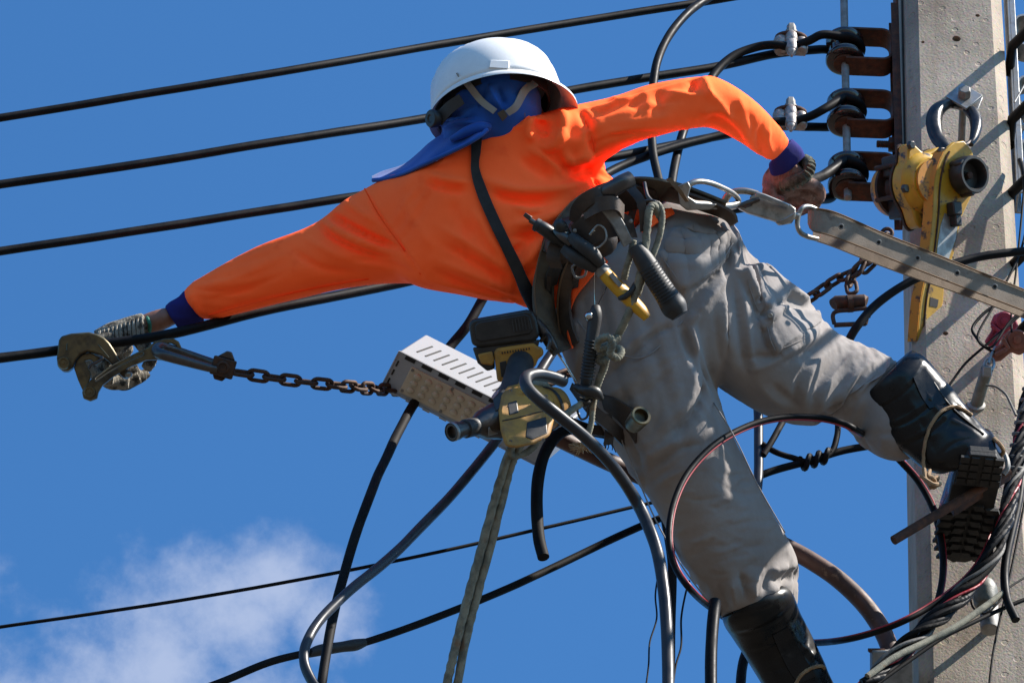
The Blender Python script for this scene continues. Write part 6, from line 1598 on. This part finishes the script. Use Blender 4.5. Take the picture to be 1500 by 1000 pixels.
put('battery_shoe', prism([bc_ + ub * a * k + vb * b * k + FW * .004 for a, b in ((-50, -20), (50, -24), (44, -38), (-20, -36), (-22, -56), (-34, -58), (-46, -44))], FW * .065), M['black_plastic'], iw, bevel=.004)
put('battery_latch', prism([bc_ + ub * a * k + vb * b * k + FW * .0 for a, b in ((-44, -31), (-22, -30), (-21, -44), (-25, -51), (-41, -46))], FW * .05), M['tool_yellow'], iw, bevel=.003)
put('foot_housing', prism([bc_ + ub * a * k + vb * b * k for a, b in ((-20, -32), (-16, -26), (40, -27), (46, -34), (52, -36), (52, -48), (42, -52), (38, -62), (22, -70), (-6, -78), (-22, -76))], FW * .06), M['tool_yellow'], iw, bevel=.006)
for i in range(11): put('vent', box(bc_ + ub * (-8 + i * 4) * k - vb * 35 * k - FW * .0008, ub * .8 * k, vb * 1.6 * k, FW * .001), M['lamp_dark'], iw)
put('foot_insert', prism([bc_ + ub * a * k + vb * b * k - FW * .001 for a, b in ((-14, -48), (-4, -47), (-5, -70), (-15, -70))], FW * .01), M['black_plastic'], iw, bevel=.001)
put('handle', ptube([(764, 528, yb + .035), (760, 540, yb + .025), (756, 554, yb + .02), (752, 570, yb + .02), (750, 588, yb + .02)], [20, 19, 18.5, 20, 24], 20, 6, flat=.9), M['black_rubber'], iw)
put('handle_inlay', ptube([(762, 556, yb - .033), (760, 566, yb - .035), (764, 574, yb - .034), (770, 576, yb - .03)], 1, 6, 4), M['tool_yellow'], iw)
# motor body, gear nose and anvil along one axis
q0, q1 = W(820, 594, yb + .05), W(664, 632, yb - .01)
axw = (q1 - q0).normalized(); Lw = (q1 - q0).length
def fr_(t): return q0 + axw * (Lw * t)
put('motor_housing', lathe(fr_(0), axw, [(18 * k, 0), (28 * k, .006), (31 * k, .02), (32 * k, Lw * .30), (33 * k, Lw * .42), (30 * k, Lw * .52), (27 * k, Lw * .55)], 24), M['tool_yellow'], iw, sharp=40)
for t in (.12, .2, .28): put('motor_band', lathe(fr_(t), axw, [(32.4 * k, -.004), (33 * k, -.002), (33 * k, .002), (32.4 * k, .004)], 24, closed=False), M['black_plastic'], iw)
put('side_bumper', join(box(fr_(.43) - FW * 30 * k + UP * 12 * k, axw * .020, UP * .010, FW * .008), box(fr_(.30) - FW * 30 * k - UP * 11 * k, axw * .016, UP * .009, FW * .006)), M['black_plastic'], iw, bevel=.003)
put('forward_switch', box(fr_(.46) + UP * 28 * k, axw * .014, UP * .014, FW * .018), M['black_plastic'], iw, bevel=.003)
put('gear_case', lathe(fr_(.55), axw, [(27 * k, 0), (27.5 * k, .01), (26 * k, Lw * .08), (25 * k, Lw * .09), (21 * k, Lw * .18), (14 * k, Lw * .235), (13 * k, Lw * .26)], 24), M['steel_dark'], iw, sharp=40)
ybody = yb - .028
def wp(x, y, d=0): return W(x, y, ybody) + FW * d
put('body_shell', prism([wp(*q) for q in ((734, 578), (744, 566), (768, 560), (796, 566), (810, 584), (812, 612), (806, 638), (784, 650), (756, 656), (740, 654), (733, 630), (730, 600))], FW * .05), M['tool_yellow'], iw, bevel=.007)
put('shell_insert', prism([wp(x, y, -.0015) for x, y in ((744, 590), (757, 586), (760, 604), (746, 608))], FW * .01), M['black_plastic'], iw, bevel=.0015)
put('shell_insert', prism([wp(x, y, -.0015) for x, y in ((772, 618), (800, 610), (802, 634), (780, 644), (770, 640))], FW * .01), M['black_plastic'], iw, bevel=.0015)
put('shell_seam', vtube([wp(x, y, -.0008) for x, y in ((736, 616), (760, 611), (786, 604), (811, 598))], .0012, 6, 4), M['lamp_dark'], iw)
for x, y in ((748, 572), (800, 580), (748, 646), (796, 644)):
    put('screw', lathe(wp(x, y, .001), -FW, [(.0035, 0), (.0035, .0022), (.0015, .0022), (.0012, .001)], 10), M['galv_dull'], iw)
put('trigger_guard', prism([wp(x, y, .006) for x, y in ((722, 584), (736, 568), (744, 574), (736, 596), (726, 604))], FW * .03), M['black_plastic'], iw, bevel=.003)
put('rating_label', box(fr_(.63) - FW * 24 * k - UP * 12 * k, axw * .013, UP * .008, FW * .003), M['galv'], iw, bevel=.001)
put('anvil_bumper', lathe(fr_(.79), axw, [(13 * k, 0), (14 * k, .004), (14 * k, Lw * .10), (12 * k, Lw * .105)], 20), M['black_rubber'], iw)
put('socket', lathe(fr_(.885), axw, [(11 * k, 0), (12 * k, .002), (12 * k, Lw * .075), (13.5 * k, Lw * .08), (13.5 * k, Lw * .125), (12 * k, Lw * .13), (9 * k, Lw * .13), (9 * k, Lw * .10), (.0005, Lw * .10)], 20), M['steel_dark'], iw, sharp=35)
put('socket_tip', lathe(fr_(.995), axw, [(13.6 * k, 0), (14 * k, .001), (14 * k, .006), (13.4 * k, .007)], 20, closed=False), M['galv'], iw)
put('belt_hook', ptube([(792, 500, yb), (800, 490, yb - .02), (806, 498, yb - .03), (802, 512, yb - .02)], 3, 8, 5), M['steel_dark'], iw)

# ------------------------------------------------------------------ climbing bar and its cord
LEAN = True
bar = thing('climbing_bar', 'rusty steel climbing bar crossing under the upper boot', 'climbing bar', W(1395, 740, .0))
pA, pB = W(1309, 791, -.02), W(1478, 690, .06)
put('rod', cyl(pA, pB, 7.2 * mpp(pA), 16), M['rust'], bar, sharp=35)
put('angle_iron', ribbon([W(1392, 735, .03), W(1430, 712, .05), W(1478, 680, .08)], [W(1398, 746, .02), W(1434, 722, .04), W(1482, 692, .07)], .02), M['rust'], bar, bevel=.001)
put('end_hook', ptube([(1470, 694, .05), (1476, 684, .05), (1474, 670, .06), (1466, 656, .08)], 4, 8, 5), M['galv_dull'], bar)
cd = thing('boot_cord', 'tan cord tied round the upper boot and knotted to the climbing bar', 'cord', W(1360, 660, -.08))
def bs_(pts, off=.004): return [bsurf(x, y, off) for x, y in pts]
put('loop', vtube(bs_([(1362, 712), (1354, 690), (1353, 664), (1357, 640), (1366, 618), (1380, 602), (1398, 595), (1412, 600), (1424, 608)], .004), .0038, 12, 8, lobes=3, twist=600), M['tan_cord'], cd)
put('knot', join(*[ptube([(1356 + a * 9, 694 + b * 9, -.03 + c), (1364 + b * 7, 702 - a * 8, -.04 + c), (1372 - a * 6, 706 + b * 8, -.03), (1366 + a * 5, 714, -.02)], 3.2, 8, 5) for a, b, c in ((.2, .5, 0), (-.8, .3, -.005), (.7, -.6, .005), (-.3, -.9, 0))]), M['tan_cord'], cd)
put('tail', ptube([(1456, 642, .0), (1464, 650, -.01), (1470, 660, .0), (1466, 668, .01)], 3.2, 8, 5), M['tan_cord'], cd)

LEAN = False
# ------------------------------------------------------------------ on the pole: wire clamps, stay anchor, conduits, bundle of service wires
def tension_clamp(px, py, y, m_, label, ang, sc_=1.0):
    c = W(px, py, y); k = mpp(c) * sc_
    u = RX * math.cos(ang) + UP * math.sin(ang); v = UP * math.cos(ang) - RX * math.sin(ang)
    t = thing('tension_clamp', label, 'wire clamp', c)
    put('body', prism([c + u * a * k + v * b * k for a, b in ((-30, -12), (-20, -16), (0, -12), (8, -22), (24, -22), (32, -8), (28, 10), (14, 18), (0, 14), (-6, 6), (-28, 4))], FW * .022), m_, t, bevel=.004)
    put('wheel', lathe(c + u * 16 * k - FW * .004, FW, [(13 * k, 0), (15 * k, .003), (15 * k, .010), (12 * k, .013), (12 * k, .017), (15 * k, .02), (15 * k, .027)], 20), m_, t, sharp=40)
    put('web', box(c - u * 14 * k - v * 4 * k - FW * .004, u * 10 * k, v * 3 * k, FW * .008), m_, t, bevel=.002)
    put('web', box(c - u * 2 * k + v * 3 * k - FW * .004, u * 3 * k, v * 9 * k, FW * .008), m_, t, bevel=.002)
    put('hub', lathe(c + u * 16 * k - FW * .005, -FW, [(6 * k, 0), (6 * k, .004), (3 * k, .005)], 14), m_, t)
    return t
tension_clamp(1462, 482, .22, M['pink'], 'faded pink plastic wire clamp hanging at the right edge', .9, .95)
tension_clamp(1476, 505, .19, M['clay'], 'red brown plastic wire clamp hung just below the pink one', .5, 1.0)
st_ = thing('stay_anchor', 'grey rod anchor with flange bolted to the pole below the plastic clamps', 'anchor', front(1428, 596))
fa, fb = front(1430, 594), W(1446, 540, .21)
put('flange', lathe(fa, V3(0, -1, .2), [(.019, -.004), (.019, .003), (.012, .006), (.011, .010)], 20), M['galv_dull'], st_)
put('shank', cyl(fa, fb, 9.5 * mpp(fb), 12), M['grey_cap'], st_, bevel=.001)
put('eye', ptube([(1446, 542, .21), (1442, 534, .21), (1446, 526, .205), (1454, 526, .205), (1456, 534, .205), (1452, 542, .205)], 2.4, 8, 5), M['galv'], st_)
put('link', ptube([(1448, 532, .2), (1452, 520, .2), (1458, 508, .2)], 2.2, 8, 4), M['galv'], st_)
put('ear', box(W(1446, 544, .208), RX * .009, UP * .011, FW * .009), M['galv'], st_, bevel=.002)
cn = thing('conduit', 'dark steel conduit strip running down the left edge of the pole', 'conduit', front(1352, 800))
def vbar(name, px, py0, py1, y, w, m_, par, dpt=.012):
    a, b = W(px, py0, y), W(px, py1, y); b.x = a.x - (a.z - b.z) * .006
    d = (b - a)
    put(name, box((a + b) / 2, V3(w, 0, 0), V3(0, dpt, 0), d / 2), m_, par, bevel=.001)
vbar('strip', 1352, 655, 1060, .40, .005, M['steel_dark'], cn)
vbar('strip', 1346, 640, 1060, .42, .003, M['leather_dark'], cn)
vbar('cover', 1360, 870, 1060, .33, .012, M['galv_dull'], cn, .02)
strip = thing('edge_angle', 'rusty dark flat bar on the left edge of the pole behind the hoist', 'bar', W(1340, 470, .37))
vbar('bar', 1340, 400, 610, .39, .010, M['rust'], strip)
vbar('lug', 1336, 480, 512, .37, .005, M['black_rubber'], strip)
cap = thing('knob_insulator', 'grey green knob insulator on a short post on the lower pole', 'insulator', front(1446, 920))
ia, ib = front(1450, 920), None
up = V3(0, 0, 1)
kc_ = W(1446, 890, .24); k = mpp(kc_)
put('post', lathe(W(1450, 922, .24), up, [(13 * k, 0), (14 * k, .004), (14 * k, .075), (11 * k, .08)], 18), M['galv_dull'], cap)
put('knob', lathe(W(1444, 880, .225), (up + RX * -.1), [(14 * k, -.012), (18 * k, -.004), (18 * k, .012), (20 * k, .018), (20 * k, .032), (17 * k, .044), (9 * k, .048)], 22), M['grey_cap'], cap, sharp=50)
put('bracket', ptube([(1446, 906, .25), (1456, 912, .28), (1460, 916, .32)], 6, 8, 3), M['galv_dull'], cap)
# bundle: strands twisted round one another
bd = thing('wire_bundle', 'twisted bundle of black, red and grey wires hanging down the pole', 'cable bundle', W(1490, 640, .1))
path = cr([(*W(*p), mpp(W(*p))) for p in [(1516, 560, .12), (1504, 610, .12), (1494, 660, .11), (1484, 710, .1), (1470, 768, .1), (1454, 810, .1), (1428, 850, .11), (1390, 888, .11), (1350, 925, .11), (1310, 962, .11), (1264, 1006, .1)]], 12)
def strand(ph, r, R, m_, name, turns=.055, i0=0, i1=None):
    pts = []
    s = 0
    for i in range(len(path)):
        p = Vector(path[i][:3]); kx = path[i][3]
        if i: s += (p - Vector(path[i - 1][:3])).length
        a, b = path[max(i - 1, 0)], path[min(i + 1, len(path) - 1)]
        t = (Vector(b[:3]) - Vector(a[:3])).normalized()
        n1 = FW.cross(t).normalized(); n2 = t.cross(n1)
        an = ph + s / turns * 2 * math.pi * .22 + .8 * noise.noise(Vector((s * 9, ph * 3, 0))); Rn = R * (1 + .45 * noise.noise(Vector((s * 7, ph * 5, 4))))
        pts.append(p + n1 * (math.cos(an) * Rn * kx) + n2 * (math.sin(an) * Rn * kx))
    pts = [Vector(c) for c in cr(pts[i0:i1], 3)]
    put(name, tube(pts, r * .88 * path[0][3], 9), m_, bd)
for i, (m_, r, R) in enumerate(((M['cable'], 5.5, 9), (M['cable'], 5.2, 9), (M['red_wire'], 2.2, 9.5), (M['cable_old'], 5.5, 8.5), (M['bundle_grey'], 3.4, 11), (M['cable_old'], 4.4, 10), (M['cable'], 5, 9))):
    strand(i * .9, r, R, m_, 'strand')
for i in range(15):
    j = i * 4 + 1
    p = Vector(path[j][:3]); kx = path[j][3]; t = (Vector(path[j + 1][:3]) - p).normalized(); n1 = FW.cross(t).normalized()
    if i < 8: put('spiral_tie', vtube([p - n1 * 15 * kx + FW * .004, p - n1 * 12 * kx - FW * .012 + t * .004, p - FW * .020 + t * .010, p + n1 * 12 * kx - FW * .012 + t * .016, p + n1 * 15 * kx + FW * .004 + t * .02], .0042, 6, 4, flat=.5), M['bundle_grey'], bd)
b2 = line('loose_cable', 'black cable running straight down from the bundle past the knob insulator', [(1500, 640, .14), (1494, 720, .14), (1482, 780, .14), (1474, 820, .14), (1472, 850, .14), (1476, 880, .14), (1488, 908, .14)], 6.5, m_='cable')
line('loose_cable', 'grey twisted wire slanting down left from the knob insulator to the bracket box', [(1470, 868, .14), (1440, 890, .13), (1400, 918, .12), (1360, 938, .11), (1310, 962, .09), (1270, 990, .08)], 5.0, m_='rope')
line('loose_cable', 'black wire slanting down left under the grey twisted wire', [(1500, 878, .16), (1462, 894, .15), (1420, 914, .13), (1380, 934, .12), (1330, 968, .11), (1280, 1004, .1)], 3.2, m_='cable_old')
line('thin_wire', 'thin black wire hanging down the right side of the pole to the bottom edge', [(1508, 690, .16), (1496, 760, .16), (1482, 830, .16), (1466, 900, .16), (1454, 960, .16), (1446, 1030, .16)], 1.8, m_='cable_old', cat='wire')
line('thin_wire', 'long thin black wire crossing the pole from the top right towards the upper boot', [(1510, 300, .1), (1494, 370, .1), (1460, 440, .1), (1432, 492, .1), (1452, 508, .1), (1480, 470, .1), (1516, 440, .1)], 1.8, m_='cable_old', cat='wire')
line('thin_wire', 'thin black wire slanting over the pink clamp down to the boot', [(1520, 440, .12), (1480, 474, .12), (1448, 502, .12), (1416, 530, .13), (1396, 556, .14), (1384, 574, .14)], 2.0, m_='cable_old', cat='wire')
line('thin_wire', 'thin black wire hanging straight down at the right edge to the plastic clamps', [(1504, 230, .16), (1496, 320, .16), (1488, 400, .16), (1482, 446, .16), (1482, 486, .16)], 1.6, m_='cable_old', cat='wire')
line('loose_cable', 'black cable curling round behind the pink clamp', [(1530, 434, .2), (1480, 438, .2), (1450, 452, .2), (1432, 468, .2), (1424, 482, .2), (1430, 494, .2), (1440, 506, .2), (1456, 516, .2)], 2.4, m_='cable')
line('thin_wire', 'thin grey wire looped from the stay anchor to the bundle', [(1444, 564, .2), (1458, 566, .2), (1472, 576, .2), (1480, 590, .2), (1488, 608, .18)], 1.8, m_='bundle_grey', cat='wire')
line('thin_wire', 'fine black tie wire twisted on the pole beside the knob insulator', [(1432, 860, .22), (1422, 872, .22), (1426, 890, .22), (1444, 898, .21), (1464, 880, .21), (1476, 862, .22), (1500, 846, .24)], 1.6, m_='cable_old', cat='wire')
line('loose_cable', 'black cable at the right edge running down beside the grey rack', [(1494, 235, .30), (1500, 255, .28), (1504, 300, .27), (1506, 360, .26)], 4.0, m_='cable')
line('thin_wire', 'bright thin wire slanting between the grey rack brackets', [(1486, 150, .36), (1500, 126, .36), (1516, 100, .36)], 1.6, m_='galv', cat='wire')
